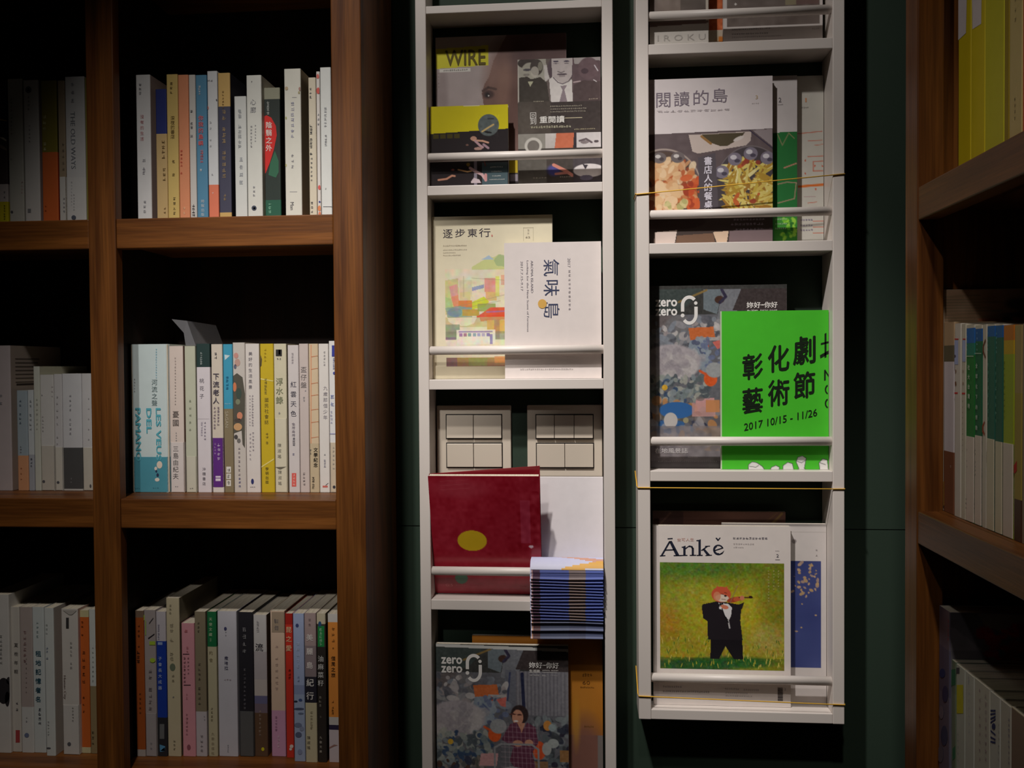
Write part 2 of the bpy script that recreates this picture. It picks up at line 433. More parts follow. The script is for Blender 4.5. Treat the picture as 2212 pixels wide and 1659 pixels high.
GL = {}
def bk(zs, x0, x1, yt, yb, label, cols, items=(), obi=None, side=None, d=None, lean=0.0, r=.0016, dep=None, group=None, gloss=False):
    """a book of the left bookcase from its outline in the photograph; cols = [(colour, y where it ends), ...]"""
    ym = (yt + yb) / 2; xm = (x0 + x1) / 2
    Y = Y_CASE + dep if dep else YZ(xm, yb, zs)
    a, b = U(x0, ym, Y), U(x1, ym, Y); zt = U(xm, yt, Y).z
    w, h = (b.x - a.x) - .0003, zt - zs
    base = Vector((a.x + .00015, Y, zs + .0004))
    off = base
    def L(px, py):
        p = U(px, py, Y); return p.x - off.x, p.z - off.z
    cuts, cc = [0.0], []
    for c, ye in cols[::-1]: cc.append(c)
    for c, ye in cols[::-1][1:]: cuts.append(min(max(L(xm, ye)[1], cuts[-1] + .001), h - .001))
    cuts.append(h)
    ob = None
    if obi: ob = (0.0005 if obi[1] is None else max(.0005, L(xm, obi[1])[1]), L(xm, obi[0])[1], obi[2])
    dd = d or min(YBACK - .008 - Y, .142)
    return book(label, group, base, w, h, dd, cc, cuts, ob, list(items), L, Y / F_PX, side, 0.0, lean, r, gloss)

WH = (226, 226, 226); WW = (228, 222, 214); GW = (206, 206, 206); CR = (222, 208, 172); DK = (58, 56, 60)
TX = (92, 92, 98); TG = (140, 140, 146); TP = (196, 126, 130)
G1, G2, G3 = 'books on the upper shelf', 'books on the middle shelf', 'books on the lower shelf'
D1 = .050
# upper shelf, bay beside the racks
def r1(*a, **k): return bk(ZS1, a[0], a[1], a[2], 466, *a[3:], dep=k.pop('dep', D1), **k)
r1(295, 326, 162, 'white paperback with a pink title, first in its bay beside the bookcase post', [(WH, 0)], [('c', '###', 303, 178, 206, 7, TG), ('c', '沒有的生活', 307, 246, 306, 9, TP), ('c', '# ##', 311, 342, 378, 8, TG), ('c', '###', 313, 432, 462, 7, TG)], side=(188, 170, 166))
r1(337, 361, 193, 'beige paperback with a deep navy top half, between white and tan spines', [((40, 52, 118), 289), ((206, 176, 122), 0)], [('c', '####', 353, 302, 344, 9, (120, 96, 60)), ('c', '###', 355, 362, 392, 8, (120, 96, 60)), ('c', '##', 356, 446, 464, 6, (120, 96, 60))], side=(196, 164, 118))
r1(361, 385.5, 161, 'tan paperback with brown titles, beside a salmon spine', [((214, 186, 112), 0)], [('c', '###', 370, 176, 204, 7, (110, 90, 50)), ('c', '深夜的書店', 373, 250, 300, 10, (110, 90, 50)), ('c', '#  #', 375, 344, 382, 8, (110, 90, 50)), ('c', '####', 377, 424, 466, 7, (90, 76, 50))])
r1(386, 408.5, 162, 'salmon pink paperback with a red title, right of the tan spine', [((226, 148, 108), 0)], [('c', '##### #', 392, 322, 378, 6, (206, 96, 72)), ('c', '##', 398, 444, 466, 7, (240, 190, 150))])
r1(409, 423.5, 162, 'slim pale grey book between a salmon and a blue spine', [((208, 204, 198), 0)], [('c', '#  ## #', 414, 236, 298, 7, TX), ('c', '####', 418, 441, 468, 8, (70, 70, 74))])
r1(424, 448, 162.5, 'blue paperback with a coral title and white publisher name', [((86, 140, 172), 0)], [('c', '####', 431, 184, 206, 6, (210, 214, 216)), ('c', '你我的島嶼', 434, 248, 316, 12, (214, 104, 108), .012), ('c', '#####', 436, 322, 352, 9, (206, 110, 116)), ('c', '#', 434, 360, 374, 6, WH), ('c', '時報出版', 438, 430, 468, 8, (200, 208, 214))])
r1(449, 471, 154, 'white paperback with a salmon foot band, right of the blue spine', [((214, 216, 218), 399), ((226, 126, 96), 0)], [('f', 2, 448, 460, 174, 4, TX), ('c', '## ##', 455, 258, 322, 6, (176, 178, 182)), ('h', 'v', 460, 417, 3, WH), ('d', 468, 216, 1.5, 2, TX), ('d', 449, 233, 2, 4, (190, 120, 110)), ('c', '#', 459, 370, 384, 5, TG)])
r1(472, 498.5, 158, 'navy book with a tan head and gold characters on the spine', [((206, 170, 104), 230), ((70, 70, 90), 459), ((206, 170, 104), 0)], [('c', '######', 482, 195, 236, 5, (120, 92, 50)), ('c', '## ### #####', 484, 236, 386, 10, (164, 140, 104)), ('c', '##', 486, 418, 434, 7, (150, 128, 96))], side=(46, 46, 58))
r1(507, 533, 208.5, 'short white paperback, lowest of the upper shelf, beside a navy book', [((214, 216, 212), 0)], [('c', '## #####', 518, 235, 322, 9, (150, 154, 160)), ('c', '####', 521, 336, 402, 10, (156, 160, 166))])
r1(533.5, 566, 163, 'white paperback with a round dark emblem near the foot of its spine', [((216, 216, 208), 0)], [('h', 'F', 544, 177, 4, TX), ('c', '心廊', 547, 212, 246, 14, TG), ('c', '######', 552, 268, 308, 4, TG), ('c', '#######', 543, 270, 320, 5, TG), ('c', '###', 549, 400, 426, 6, TG), ('d', 549, 449.5, 5.4, 5.4, (70, 76, 92)), ('d', 549.5, 450, 2.4, 2.4, (120, 126, 140))], side=(176, 172, 160))
r1(570, 606, 190, 'dark green book with a red oval carrying white characters', [((150, 150, 130), 214), ((44, 52, 48), 384), ((40, 52, 46), 432), ((34, 92, 70), 0)], [('p', [(570, 252), (576, 249), (586, 254), (596, 272), (598, 292), (592, 322), (583, 352), (574, 374), (571, 376)], (214, 54, 50)), ('p', [(584, 352), (594, 326), (602, 348), (602, 372), (596, 384), (580, 378)], (60, 110, 84)), ('c', '####', 579, 218, 248, 7, (190, 194, 190)), ('c', '陰翳之外', 581, 262, 328, 15, (236, 220, 214), .01), ('c', '###', 583, 436, 462, 7, (140, 200, 170))], side=(40, 40, 38), dep=.062)
r1(615, 651, 149, 'thick white book with faint flowers and a bracketed pale title', [((220, 218, 206), 0)], [('q', 631, 210, 641, 210.9, TG), ('c', '#######', 632, 218, 300, 9, (160, 160, 178)), ('c', '###', 632, 330, 366, 7, TG), ('q', 626, 414, 642, 415, TG), ('r', 'Man', 631, 445, 8, TX, 17), ('d', 619, 191, 3.5, 4, (190, 170, 140)), ('d', 648, 192, 3, 4, (180, 140, 130)), ('d', 618, 255, 1.6, 3, (170, 170, 110)), ('d', 618, 357, 1.6, 3, (190, 186, 130)), ('d', 646, 200, 2, 3, (170, 160, 120))], side=(198, 184, 160))
r1(667, 683.5, 168, 'slim cream book with a dotted black title, right of the flowered white one', [((216, 206, 184), 0)], [('c', '###', 671, 188, 214, 6, TX), ('c', '### ### #', 672, 268, 336, 7, (70, 70, 74)), ('c', '######', 673, 338, 394, 5, TX), ('c', '###', 674, 434, 462, 6, (70, 70, 74))])
r1(684, 692, 155, 'very slim white book speckled with red blossoms', [((222, 216, 210), 0)], [('d', 686.5, 165, 3, 5, (220, 120, 110)), ('d', 687.5, 196, 4, 7, (216, 100, 92)), ('c', '###', 688, 242, 274, 5, TG), ('d', 690, 405, 3, 5, (216, 100, 96)), ('d', 690.5, 436, 2, 2, (60, 70, 140)), ('d', 690, 450, 3.5, 6, (222, 140, 96)), ('d', 691, 462, 3, 5, (222, 130, 96))])
r1(692.5, 716, 146, 'tallest white book of the upper shelf, last before the bookcase edge', [((222, 224, 220), 0)], [('c', '######', 703, 230, 276, 7, (166, 168, 172)), ('c', '####', 704, 290, 316, 6, TG), ('c', '#', 704, 404, 412, 4, TG), ('q', 698, 446, 718, 447.2, TX)])
# upper shelf, far bay
def r0(*a, **k): return bk(ZS1, a[0], a[1], a[2], 472, *a[3:], dep=k.pop('dep', D1), **k)
r0(-24, 15.5, 172, 'dark picture-printed spine with a bright yellow foot, at the end of the far bay', [((44, 38, 36), 300), ((82, 70, 70), 398), ((214, 206, 204), 436), ((216, 204, 30), 0)], [('p', [(-4, 256), (15, 260), (14, 262), (-2, 259)], (200, 160, 40)), ('p', [(-2, 296), (8, 297), (15, 303), (13, 305), (4, 300)], (226, 220, 200)), ('p', [(-2, 312), (8, 316), (15, 322), (15, 326), (2, 320)], (150, 130, 120)), ('c', '######', 10, 442, 476, 5, (90, 90, 30)), ('c', '##', 10, 410, 432, 5, TG)])
r0(18, 50, 171, 'pale grey book with a vertical roman title and a tiny foot logo', [((200, 200, 190), 0)], [('c', '##########', 25, 210, 292, 6, (150, 152, 146)), ('c', '#', 25, 340, 348, 5, TG), ('d', 26, 458, 2.6, 3, TX), ('c', '####', 48, 390, 420, 4, (200, 160, 160))])
r0(52, 85, 173.5, 'white book with a dark round seal at the head of the spine', [((214, 212, 208), 0)], [('d', 61.5, 194, 6.5, 7.5, (104, 104, 110)), ('d', 61.5, 194, 2.6, 3, (150, 150, 156)), ('c', '####', 62, 206, 240, 6, (150, 148, 150)), ('c', '#####', 64, 268, 310, 5, (160, 158, 160)), ('q', 60, 451, 67, 460, (130, 132, 136))], side=(190, 172, 168))
r0(90, 124, 174.5, 'olive green book with a wide orange lower band', [((132, 122, 44), 328.5), ((214, 106, 50), 0)], [('c', '###', 96, 246, 284, 9, (206, 202, 150)), ('c', '##', 97, 306, 328, 8, (206, 202, 160)), ('c', '##', 99, 440, 460, 5, (150, 60, 30))], side=[(176, 52, 30), (70, 64, 30)])
r0(126, 141.5, 174.5, 'narrow fawn book with a white band, between the orange-banded and roman-titled spines', [((164, 146, 120), 0)], [('c', '#####', 137, 305, 372, 6, (110, 100, 84)), ('c', '##', 139, 190, 206, 4, (110, 100, 84)), ('c', '####', 139, 425, 462, 5, TG)], obi=(382, None, (214, 212, 206)))
r0(142, 184, 166, 'thick white book titled THE OLD WAYS down its spine', [((216, 216, 216), 383), ((222, 222, 220), 0)], [('c', '###', 157, 174, 226, 9, (150, 152, 158)), ('r', 'THE OLD WAYS', 158, 303, 10.5, (128, 132, 140), 128), ('c', '######', 160, 418, 456, 4, (180, 182, 186)), ('d', 159.5, 470, 5, 5, (90, 96, 110)), ('c', '########', 155, 390, 446, 4, (196, 196, 200))])
r0(184.5, 196, 168, 'slim olive book half hidden behind the centre post', [((150, 140, 66), 0)])

# middle shelf, bay beside the racks
def m1(*a, **k): return bk(ZS2, a[0], a[1], a[2], 1064, *a[3:], **k)
TEAL = (92, 176, 192)
m1(283, 365, 744, 'very thick pale blue hardback lettered LES VEUS DEL PAMANO over a teal band', [((206, 220, 220), 0)], [('c', '河流之聲', 334, 818, 878, 14, (120, 138, 140)), ('c', '############', 338, 752, 818, 4, (130, 186, 206)), ('r', 'LES VEUS', 343, 938, 12, TEAL, 118, .02), ('r', 'DEL', 322, 909, 12, TEAL, 57, .02), ('r', 'PAMANO', 299, 939, 13, TEAL, 121, .02), ('c', '#####', 291, 816, 848, 4, TG), ('d', 345, 1004, 6, 8, (232, 214, 196)), ('d', 337, 1012, 3, 4, (228, 216, 206)), ('d', 340, 1036, 5, 4, (232, 222, 210)), ('d', 341, 1026, 2.6, 4, (50, 60, 90)), ('d', 338, 1018, 2, 3, (50, 60, 90)), ('f', 3, 330, 344, 1054, 2, (60, 110, 130)), ('f', 3, 291, 303, 1055, 2, (60, 110, 130))], obi=(987, None, (80, 152, 170)), r=.006, side=(198, 210, 206))
m1(366.5, 397, 748, 'pinkish white paperback with a handwritten-style black title, right of the thick blue one', [((222, 206, 196), 0)], [('c', '################', 379, 770, 876, 4, (150, 140, 136)), ('c', '憂國', 380, 886, 922, 16, (96, 88, 86)), ('c', '####', 381, 932, 954, 4, TG), ('c', '三島由紀夫', 380, 962, 1036, 14, (92, 88, 88)), ('f', 2, 378, 386, 1051, 2.4, TG)], obi=(955.5, None, (222, 212, 208)), side=(178, 140, 128))
flap_book = m1(400, 423.5, 748, 'pale green paperback in a clear sleeve whose top curls up above the shelf', [((196, 198, 176), 0)], [('c', '#####', 411, 858, 936, 6, (150, 156, 136)), ('f', 2, 410, 418, 1055, 2.4, TX)], obi=(986, None, (206, 202, 184)))
m1(425.5, 455, 743, 'white paperback with a near-black green head block', [((40, 62, 60), 793), ((222, 214, 218), 0)], [('c', '######', 435, 760, 788, 6, (170, 180, 178)), ('c', '桃花子', 436, 814, 864, 11, (110, 104, 112)), ('q', 424, 904.5, 452, 905.2, (180, 172, 176)), ('c', '######', 443, 910, 952, 5, (130, 122, 140)), ('c', '######', 436, 910, 942, 5, (150, 142, 160)), ('c', '沖積書店', 441, 1008, 1050, 8, (100, 94, 104))])
m1(457.5, 482, 744, 'cream book titled in black characters above a purple foot band', [((216, 204, 188), 1052), ((224, 216, 210), 0)], [('c', '##', 466, 760, 776, 7, (96, 92, 96)), ('c', '下流老人', 467, 804, 874, 15, (84, 78, 92), .01), ('c', '#######', 464, 878, 928, 6, (130, 112, 132)), ('c', '######', 472, 878, 920, 6, (120, 104, 124)), ('c', '####', 473, 956, 996, 8, (206, 186, 216)), ('c', '####', 465, 956, 982, 5, (176, 140, 190)), ('q', 466, 1028, 477, 1032, (224, 210, 226)), ('q', 466, 1033.5, 477, 1039, (224, 210, 226))], obi=(946, 1052, (98, 46, 132)))
m1(483, 503.5, 744, 'book half turquoise and half olive brown, between cream and picture spines', [((66, 158, 190), 883), ((138, 124, 96), 0)], [('p', [(485, 766), (497, 768), (486, 778)], (206, 222, 226)), ('c', '####', 491, 812, 842, 7, (30, 92, 130)), ('f', 3, 485, 499, 872, 2.6, (176, 208, 216)), ('r', 'SAGAN', 490, 906, 7, (190, 180, 156), 36), ('q', 489, 1008, 499, 1021, (226, 222, 214)), ('q', 489, 1023, 499, 1035, (226, 222, 214)), ('q', 489, 1037, 499, 1050, (226, 222, 214)), ('c', '###', 494, 1008, 1050, 8, (70, 66, 58))])
m1(504, 530.5, 740.5, 'book with a coloured figure printed over the middle of a pale spine', [((206, 198, 190), 0)], [('p', [(504, 812), (512, 806), (524, 815), (529, 850), (529, 930), (529, 968), (524, 960), (522, 930), (504, 936), (504, 860)], (92, 88, 78)), ('d', 510, 768, 5, 6, (206, 150, 140)), ('d', 513, 783, 6, 8, (196, 158, 146)), ('d', 508, 792, 3, 5, (110, 110, 130)), ('d', 507, 836, 4, 10, (214, 130, 92)), ('d', 516, 850, 6, 12, (70, 84, 76)), ('d', 514, 868, 5, 6, (130, 136, 112)), ('q', 505, 887, 527, 905, (212, 176, 128)), ('d', 518, 898, 6, 8, (214, 140, 110)), ('d', 514, 922, 9, 8, (208, 162, 116)), ('d', 514, 908, 8, 4, (84, 74, 68)), ('d', 510, 944, 4, 5, (80, 76, 76)), ('d', 516, 952, 4, 5, (120, 116, 112)), ('c', '#######', 517, 964, 1030, 6, (130, 120, 130)), ('c', '###', 518, 1030, 1054, 6, (96, 96, 140))])
m1(531, 561.5, 743, 'white book with small grey lines of text and a navy foot crest', [((222, 214, 208), 0)], [('c', '美好的生活風景', 541, 758, 842, 9, (110, 104, 114)), ('c', '############', 546, 852, 922, 5, (140, 130, 140)), ('c', '##########', 540, 852, 922, 4, (170, 160, 168)), ('c', '######', 547, 932, 976, 5, (150, 142, 150)), ('c', '#######', 541, 934, 996, 5, (160, 150, 160)), ('d', 545.5, 1040, 3, 6, (50, 56, 110)), ('f', 3, 540, 552, 1052, 2, TX)])
m1(563, 592, 743, 'bright yellow book with grey title and pale diagonal streaks', [((206, 178, 38), 0)], [('c', '####', 573, 752, 782, 6, (160, 134, 30)), ('c', '#####', 574, 816, 852, 7, (120, 110, 60)), ('c', '國民社會誌', 576, 858, 918, 10, (118, 104, 50)), ('c', '## #', 577, 934, 960, 7, (118, 104, 50)), ('p', [(563, 817), (592, 822), (592, 824), (563, 820)], (230, 214, 130)), ('p', [(565, 1007), (592, 990), (592, 993), (565, 1010)], (230, 214, 130)), ('c', '李明出版', 577, 1008, 1046, 8, (70, 64, 40)), ('p', [(563, 766), (566, 776), (565, 790), (562.5, 792)], (96, 84, 60))])
m1(592.5, 620, 743, 'ivory book with a large pale green three-character title', [((214, 206, 178), 0)], [('q', 596, 755, 609, 769, (52, 50, 50)), ('q', 602, 755, 606, 766, (150, 148, 140)), ('f', 2, 598, 608, 775, 4, TX), ('c', '浮水錄', 604, 814, 874, 17, (148, 150, 122), .008), ('c', '#', 604, 888, 896, 6, TG), ('c', '陳淑瑤', 604, 956, 992, 9, (110, 106, 96)), ('p', [(594, 1009), (619, 1008), (607, 1014), (604, 1014)], (110, 104, 90)), ('c', '陳淑瑤', 605, 1014, 1050, 9, (120, 114, 104))], obi=(904, None, (216, 208, 184)))
m1(622.5, 646.5, 746, 'white book with brush-written black characters and a small red seal', [((214, 206, 204), 0)], [('c', '####', 632, 762, 786, 6, (170, 162, 166)), ('c', '紅雲天色', 634, 820, 904, 14, (72, 70, 84)), ('c', '####', 634, 912, 944, 9, (140, 132, 140)), ('c', '###', 635, 944, 964, 7, (100, 96, 106)), ('c', '#', 634, 974, 988, 6, (120, 120, 150)), ('q', 630.5, 1022, 640, 1051, (222, 92, 84)), ('c', '####', 635, 1023, 1050, 6, (240, 190, 180))])
m1(647, 667.5, 743, 'grey-pink book with a tall thin-lined title at the head', [((206, 192, 186), 0)], [('c', '盃仔盤', 656, 790, 840, 14, (118, 110, 110)), ('c', '#', 660, 840, 848, 4, TG), ('c', '##', 657, 856, 868, 5, TG), ('c', '####', 657, 1020, 1050, 6, (120, 112, 112))])
m1(668, 688.5, 743, 'tan book printed with orange stitching and a bold black title at the foot', [((216, 194, 162), 958), ((200, 182, 150), 0)], [('q', 671, 745, 673, 958, (222, 158, 122))] + [('p', [(672, y), (688, y - 2), (688, y - 1), (672, y + 1.6)], (204, 132, 96)) for y in (770, 797, 828, 854, 885, 912, 945)] + [('c', '文學紀念', 682, 966, 1010, 10, (62, 56, 48), .012), ('c', '##', 671, 970, 982, 5, TX), ('c', '####', 677, 1030, 1056, 7, (56, 50, 44), .01)])
m1(689, 711, 743, 'clean white book with a slim grey title and a red foot logo', [((226, 220, 214), 0)], [('c', '#####', 701, 758, 792, 5, (140, 136, 140)), ('c', '九歲那個少年', 703, 832, 908, 10, (140, 134, 142)), ('c', '#', 702, 978, 986, 5, TG), ('c', '###', 702, 992, 1010, 6, (120, 120, 140)), ('q', 697, 1049, 708, 1053, (206, 110, 100)), ('p', [(703, 1048), (709, 1043), (709.6, 1044), (704, 1049)], TX)])
m1(711.5, 727, 737, 'white book with blue lettering, pressed against the bookcase edge', [((228, 226, 224), 0)], [('q', 717, 746, 725, 770, (60, 66, 150)), ('c', '######', 721, 772, 798, 5, (110, 114, 160)), ('d', 722, 806, 2.6, 3, (70, 80, 160)), ('c', '##', 718, 850, 880, 10, (140, 150, 196), .01), ('c', '####', 716, 886, 916, 6, (170, 170, 200)), ('q', 713, 936, 727, 938, (160, 160, 196)), ('c', '######', 721, 962, 1016, 5, (150, 146, 140)), ('d', 722, 1052, 3, 3.4, (60, 60, 70))], obi=(956, None, (206, 190, 166)))
# middle shelf, far bay
def m0(*a, **k): return bk(ZS2, a[0], a[1], a[2], 1060, *a[3:], **k)
big = m0(-30, 24, 747, 'large mauve-grey book with printed text on its cover, tallest of the far middle bay', [((196, 184, 184), 0)], [('c', '##', 2, 846, 880, 8, TG)], side=(188, 172, 160))
m0(37, 60, 844, 'pale blue book with an orange foot band', [((168, 182, 190), 984), ((220, 160, 118), 0)], [('c', '## ###', 44, 862, 918, 6, (110, 126, 140)), ('c', '###', 45, 962, 980, 5, TG), ('c', '###', 46, 1006, 1040, 5, (180, 120, 84))])
m0(60.5, 73, 843, 'slim white book with a blue-grey foot, beside the orange-footed one', [((208, 214, 216), 982), ((176, 180, 188), 0)], [('c', '## ####', 66, 862, 932, 6, (140, 146, 150)), ('c', '###', 68, 988, 1010, 5, (80, 84, 100))])
m0(73.5, 87, 792, 'greenish white book that stands above its short white neighbours', [((210, 212, 200), 0)], [('c', '#######', 80, 858, 932, 5, (180, 182, 172))], side=(196, 196, 176))
m0(87.5, 117, 810, 'white book with a beige band, right of the taller greenish one', [((216, 214, 210), 0)], [('c', '#', 91, 850, 856, 4, TG), ('c', '#####', 93, 896, 934, 5, (176, 172, 172)), ('d', 95, 1040, 3, 3, TX), ('c', '###', 113, 830, 860, 4, (190, 176, 180))], obi=(963, None, (204, 198, 186)))
m0(117.5, 135, 808.5, 'slim white book with a thin grey title beside the charcoal-banded one', [((214, 212, 212), 0)], [('c', '##### ##', 124, 850, 966, 5, (164, 160, 164)), ('d', 126, 1042, 3, 3, TX)], obi=(966, None, (214, 210, 198)))
m0(135.5, 177, 807.5, 'wide white book with a charcoal square on its lower band', [((220, 220, 222), 967), ((84, 84, 84), 1056), ((214, 212, 206), 0)], [('c', '#### ####', 152, 850, 942, 6, (170, 170, 176)), ('c', '##', 154, 1030, 1046, 5, (140, 140, 140))])
m0(177.5, 203, 807.5, 'white book with a cream band, last of its bay beside the centre post', [((218, 216, 216), 0)], [('c', '#####', 192, 850, 960, 4, (176, 172, 176)), ('d', 196, 1050, 2, 4, TX)], obi=(967, None, (212, 206, 192)))

# lower shelf, bay beside the racks
def l1(*a, **k): return bk(ZS3, a[0], a[1], a[2], k.pop('yb', 1634), *a[3:], **k)
l1(293, 312, 1320, 'burnt orange book with a grey head, first on the lower shelf of its bay', [((126, 104, 86), 1334), ((166, 84, 36), 1619), ((176, 166, 160), 0)], [('c', '### #', 300, 1346, 1402, 6, (90, 50, 30)), ('c', '###', 299, 1404, 1434, 9, (60, 36, 24), .01), ('c', '#####', 303, 1494, 1544, 6, (100, 56, 30))])
l1(312.5, 337.5, 1318.5, 'grey book with lime green marks and thin black twigs on the spine', [((168, 158, 156), 0)], [('q', 308, 1328, 312.5, 1340, (176, 206, 72)), ('q', 323, 1385, 336, 1393, (168, 196, 64)), ('d', 330, 1426, 6, 5, (168, 196, 64)), ('p', [(320, 1378), (334, 1368), (334, 1370), (321, 1380)], (50, 46, 50)), ('p', [(322, 1346), (331, 1334), (332, 1335), (323, 1347)], (70, 66, 70)), ('q', 314, 1340, 316, 1372, (150, 180, 80)), ('c', '## ####', 325, 1442, 1536, 9, (128, 118, 120)), ('c', '##', 327, 1600, 1622, 6, TG)], obi=(1541, None, (168, 160, 160)))
l1(338.5, 359.5, 1322, 'book with white head, royal blue middle and black foot', [((198, 192, 198), 1385), ((30, 62, 160), 1550), ((44, 44, 48), 0)], [('c', '########', 343, 1348, 1382, 5, (120, 116, 140)), ('q', 341, 1387, 351, 1393, (150, 170, 210)), ('c', '子會長大成器', 346, 1416, 1492, 9, (176, 192, 228), .005), ('q', 345, 1564, 355, 1596, (110, 112, 112)), ('p', [(345, 1608), (357, 1612), (356, 1622), (346, 1624)], (90, 150, 190)), ('p', [(346, 1622), (356, 1614), (356, 1622)], (230, 230, 232))])
l1(360.5, 389, 1292.5, 'tall cream book rising above the rest of the lower shelf', [((202, 190, 158), 0)], [('c', '###', 368, 1304, 1328, 6, (150, 142, 116)), ('c', '## #  ##', 371, 1346, 1428, 10, (150, 140, 118)), ('d', 373, 1441, 6, 8, (110, 120, 100)), ('c', '##', 374, 1454, 1476, 7, (130, 120, 100)), ('c', '#', 375, 1500, 1512, 5, TG), ('c', '###', 377, 1596, 1622, 6, (140, 132, 112))], side=(120, 112, 92))
l1(393, 421, 1347, 'short rose pink book with two black rules across its spine', [((222, 156, 166), 0)], [('c', '#', 402, 1356, 1370, 9, (190, 110, 116)), ('c', '##', 405, 1396, 1410, 6, (190, 116, 120)), ('q', 395, 1412, 409, 1413.8, (70, 46, 52)), ('q', 397, 1479, 412, 1480.8, (70, 46, 52)), ('c', '#######', 399, 1418, 1476, 6, (110, 70, 78)), ('c', '#####', 407, 1418, 1458, 5, (120, 80, 88)), ('c', '##', 404, 1496, 1512, 6, (200, 140, 150)), ('c', '######', 404, 1540, 1590, 6, (176, 120, 130)), ('d', 408, 1614, 4, 6, (150, 90, 100))])
l1(421.5, 445.5, 1322, 'khaki brown book with a pale lavender foot band', [((142, 130, 106), 1537), ((198, 190, 194), 0)], [('c', '###', 429, 1342, 1368, 6, (96, 88, 74)), ('c', '#### ####', 431, 1430, 1524, 7, (104, 94, 80)), ('c', '##', 442, 1544, 1558, 4, TG), ('c', '####', 436, 1586, 1626, 7, (140, 134, 140))])
l1(448.5, 468.5, 1322, 'ivory book with a dark green head panel', [((30, 112, 66), 1397), ((194, 186, 154), 0)], [('c', '天使文藏', 455, 1332, 1376, 8, (196, 214, 176)), ('c', '##', 455, 1378, 1386, 5, (150, 190, 150)), ('c', '約會', 456, 1402, 1434, 9, (150, 138, 108)), ('c', '####', 458, 1526, 1560, 6, (140, 130, 104)), ('c', '九歌出版社', 460, 1580, 1632, 7, (140, 128, 104))])
l1(471, 512.5, 1321, 'thick plain white book with a small navy title, beside a black spine', [((206, 204, 212), 0)], [('d', 487, 1358, 3, 4, (70, 70, 110)), ('c', '##', 488, 1362, 1376, 4, TG), ('c', '撒哈拉', 489, 1416, 1448, 9, (84, 84, 110), .005), ('f', 3, 483, 500, 1468, 4, (190, 180, 186)), ('c', '####', 493, 1608, 1626, 4, (130, 130, 140))])
l1(516, 547.5, 1323, 'black book with a slate grey lower band', [((42, 40, 46), 0)], [('c', '####', 528, 1352, 1414, 10, (150, 148, 150)), ('c', '##########', 529, 1442, 1534, 6, (120, 116, 122))], obi=(1536.5, None, (96, 96, 96)), side=(34, 32, 36))
l1(548.5, 577, 1329, 'book with a misty landscape photograph on its spine', [((206, 202, 200), 1408), ((186, 178, 180), 1468), ((200, 190, 184), 1503), ((112, 110, 146), 1520), ((124, 108, 120), 1540), ((104, 78, 58), 0)], [('c', '####', 557, 1340, 1366, 7, (160, 156, 158)), ('c', '流', 560, 1386, 1410, 19, (70, 66, 72), .005), ('c', '#######', 562, 1532, 1592, 6, (170, 150, 136)), ('d', 568, 1618, 3.4, 4, (216, 206, 40))], side=(116, 96, 80))
l1(585, 616, 1320.5, 'blush coloured book with a mauve pink foot band', [((224, 196, 172), 1534.5), ((212, 160, 192), 0)], [('q', 587, 1322, 614, 1366, (170, 150, 128)), ('c', '##', 597, 1334, 1364, 12, (110, 104, 104)), ('c', '# ######', 598, 1390, 1494, 8, (196, 170, 156)), ('c', '#####', 597, 1546, 1580, 6, (176, 130, 160)), ('c', '####', 602, 1588, 1616, 6, (236, 212, 226))])
l1(617, 633.5, 1326, 'vivid red book with a cream title, right of the blush one', [((176, 40, 32), 1349), ((216, 60, 44), 0)], [('c', '昆之愛', 624, 1350, 1410, 14, (236, 190, 150), .01), ('c', '###', 626, 1444, 1468, 7, (120, 36, 28)), ('d', 630, 1612, 4, 4, (232, 214, 206)), ('d', 628, 1618, 3, 3, (232, 214, 206))], yb=1637)
l1(634, 658, 1326, 'light blue book printed with a dark-flecked water surface', [((172, 186, 220), 1480), ((148, 160, 196), 1500), ((166, 180, 208), 0)], [('d', 642, 1351, 3.4, 4, (70, 80, 130)), ('c', '#####', 644, 1384, 1446, 8, (196, 208, 232)), ('c', '##', 645, 1458, 1474, 6, (130, 144, 180)), ('d', 639, 1515, 4, 2, (50, 56, 76)), ('d', 649, 1512, 4, 3, (70, 90, 140)), ('d', 646, 1531, 11, 2.4, (84, 92, 120)), ('d', 650, 1541, 6, 2, (110, 122, 150)), ('d', 644, 1566, 8, 5, (120, 130, 158)), ('d', 645, 1587, 7, 6, (96, 104, 132)), ('d', 652, 1574, 5, 5, (140, 150, 176)), ('d', 648, 1624, 5, 6, (140, 150, 182))], yb=1645)
l1(658.5, 684, 1325, 'taupe travel book with large white characters and a black lower panel', [((178, 156, 154), 1395), ((150, 134, 136), 1462), ((46, 44, 54), 1518), ((206, 196, 162), 0)], [('c', '##', 669, 1334, 1354, 7, (150, 130, 130)), ('c', '美麗島', 669, 1362, 1452, 16, (232, 222, 218), .012), ('c', '紀行', 670, 1460, 1517, 18, (226, 222, 216), .012), ('c', '######', 673, 1536, 1576, 7, (170, 160, 130)), ('c', '陳淑瑤', 667, 1588, 1620, 8, (110, 104, 90))], yb=1647)
l1(685, 704.5, 1326, 'dark brown novel with a green label and white characters', [((206, 196, 168), 1348), ((72, 62, 54), 1398), ((52, 46, 42), 0)], [('q', 686.5, 1352, 700.5, 1397, (40, 140, 74)), ('d', 691, 1348, 3.4, 6, (50, 90, 130)), ('c', '#####', 693, 1356, 1395, 7, (170, 220, 180)), ('c', '油麻菜籽', 693, 1414, 1484, 14, (206, 204, 200), .008), ('c', '###', 692, 1502, 1528, 6, (170, 164, 150)), ('c', '#', 693, 1544, 1552, 5, (150, 144, 130)), ('c', '九歌文庫', 693, 1588, 1628, 6, (206, 200, 186))], yb=1647)
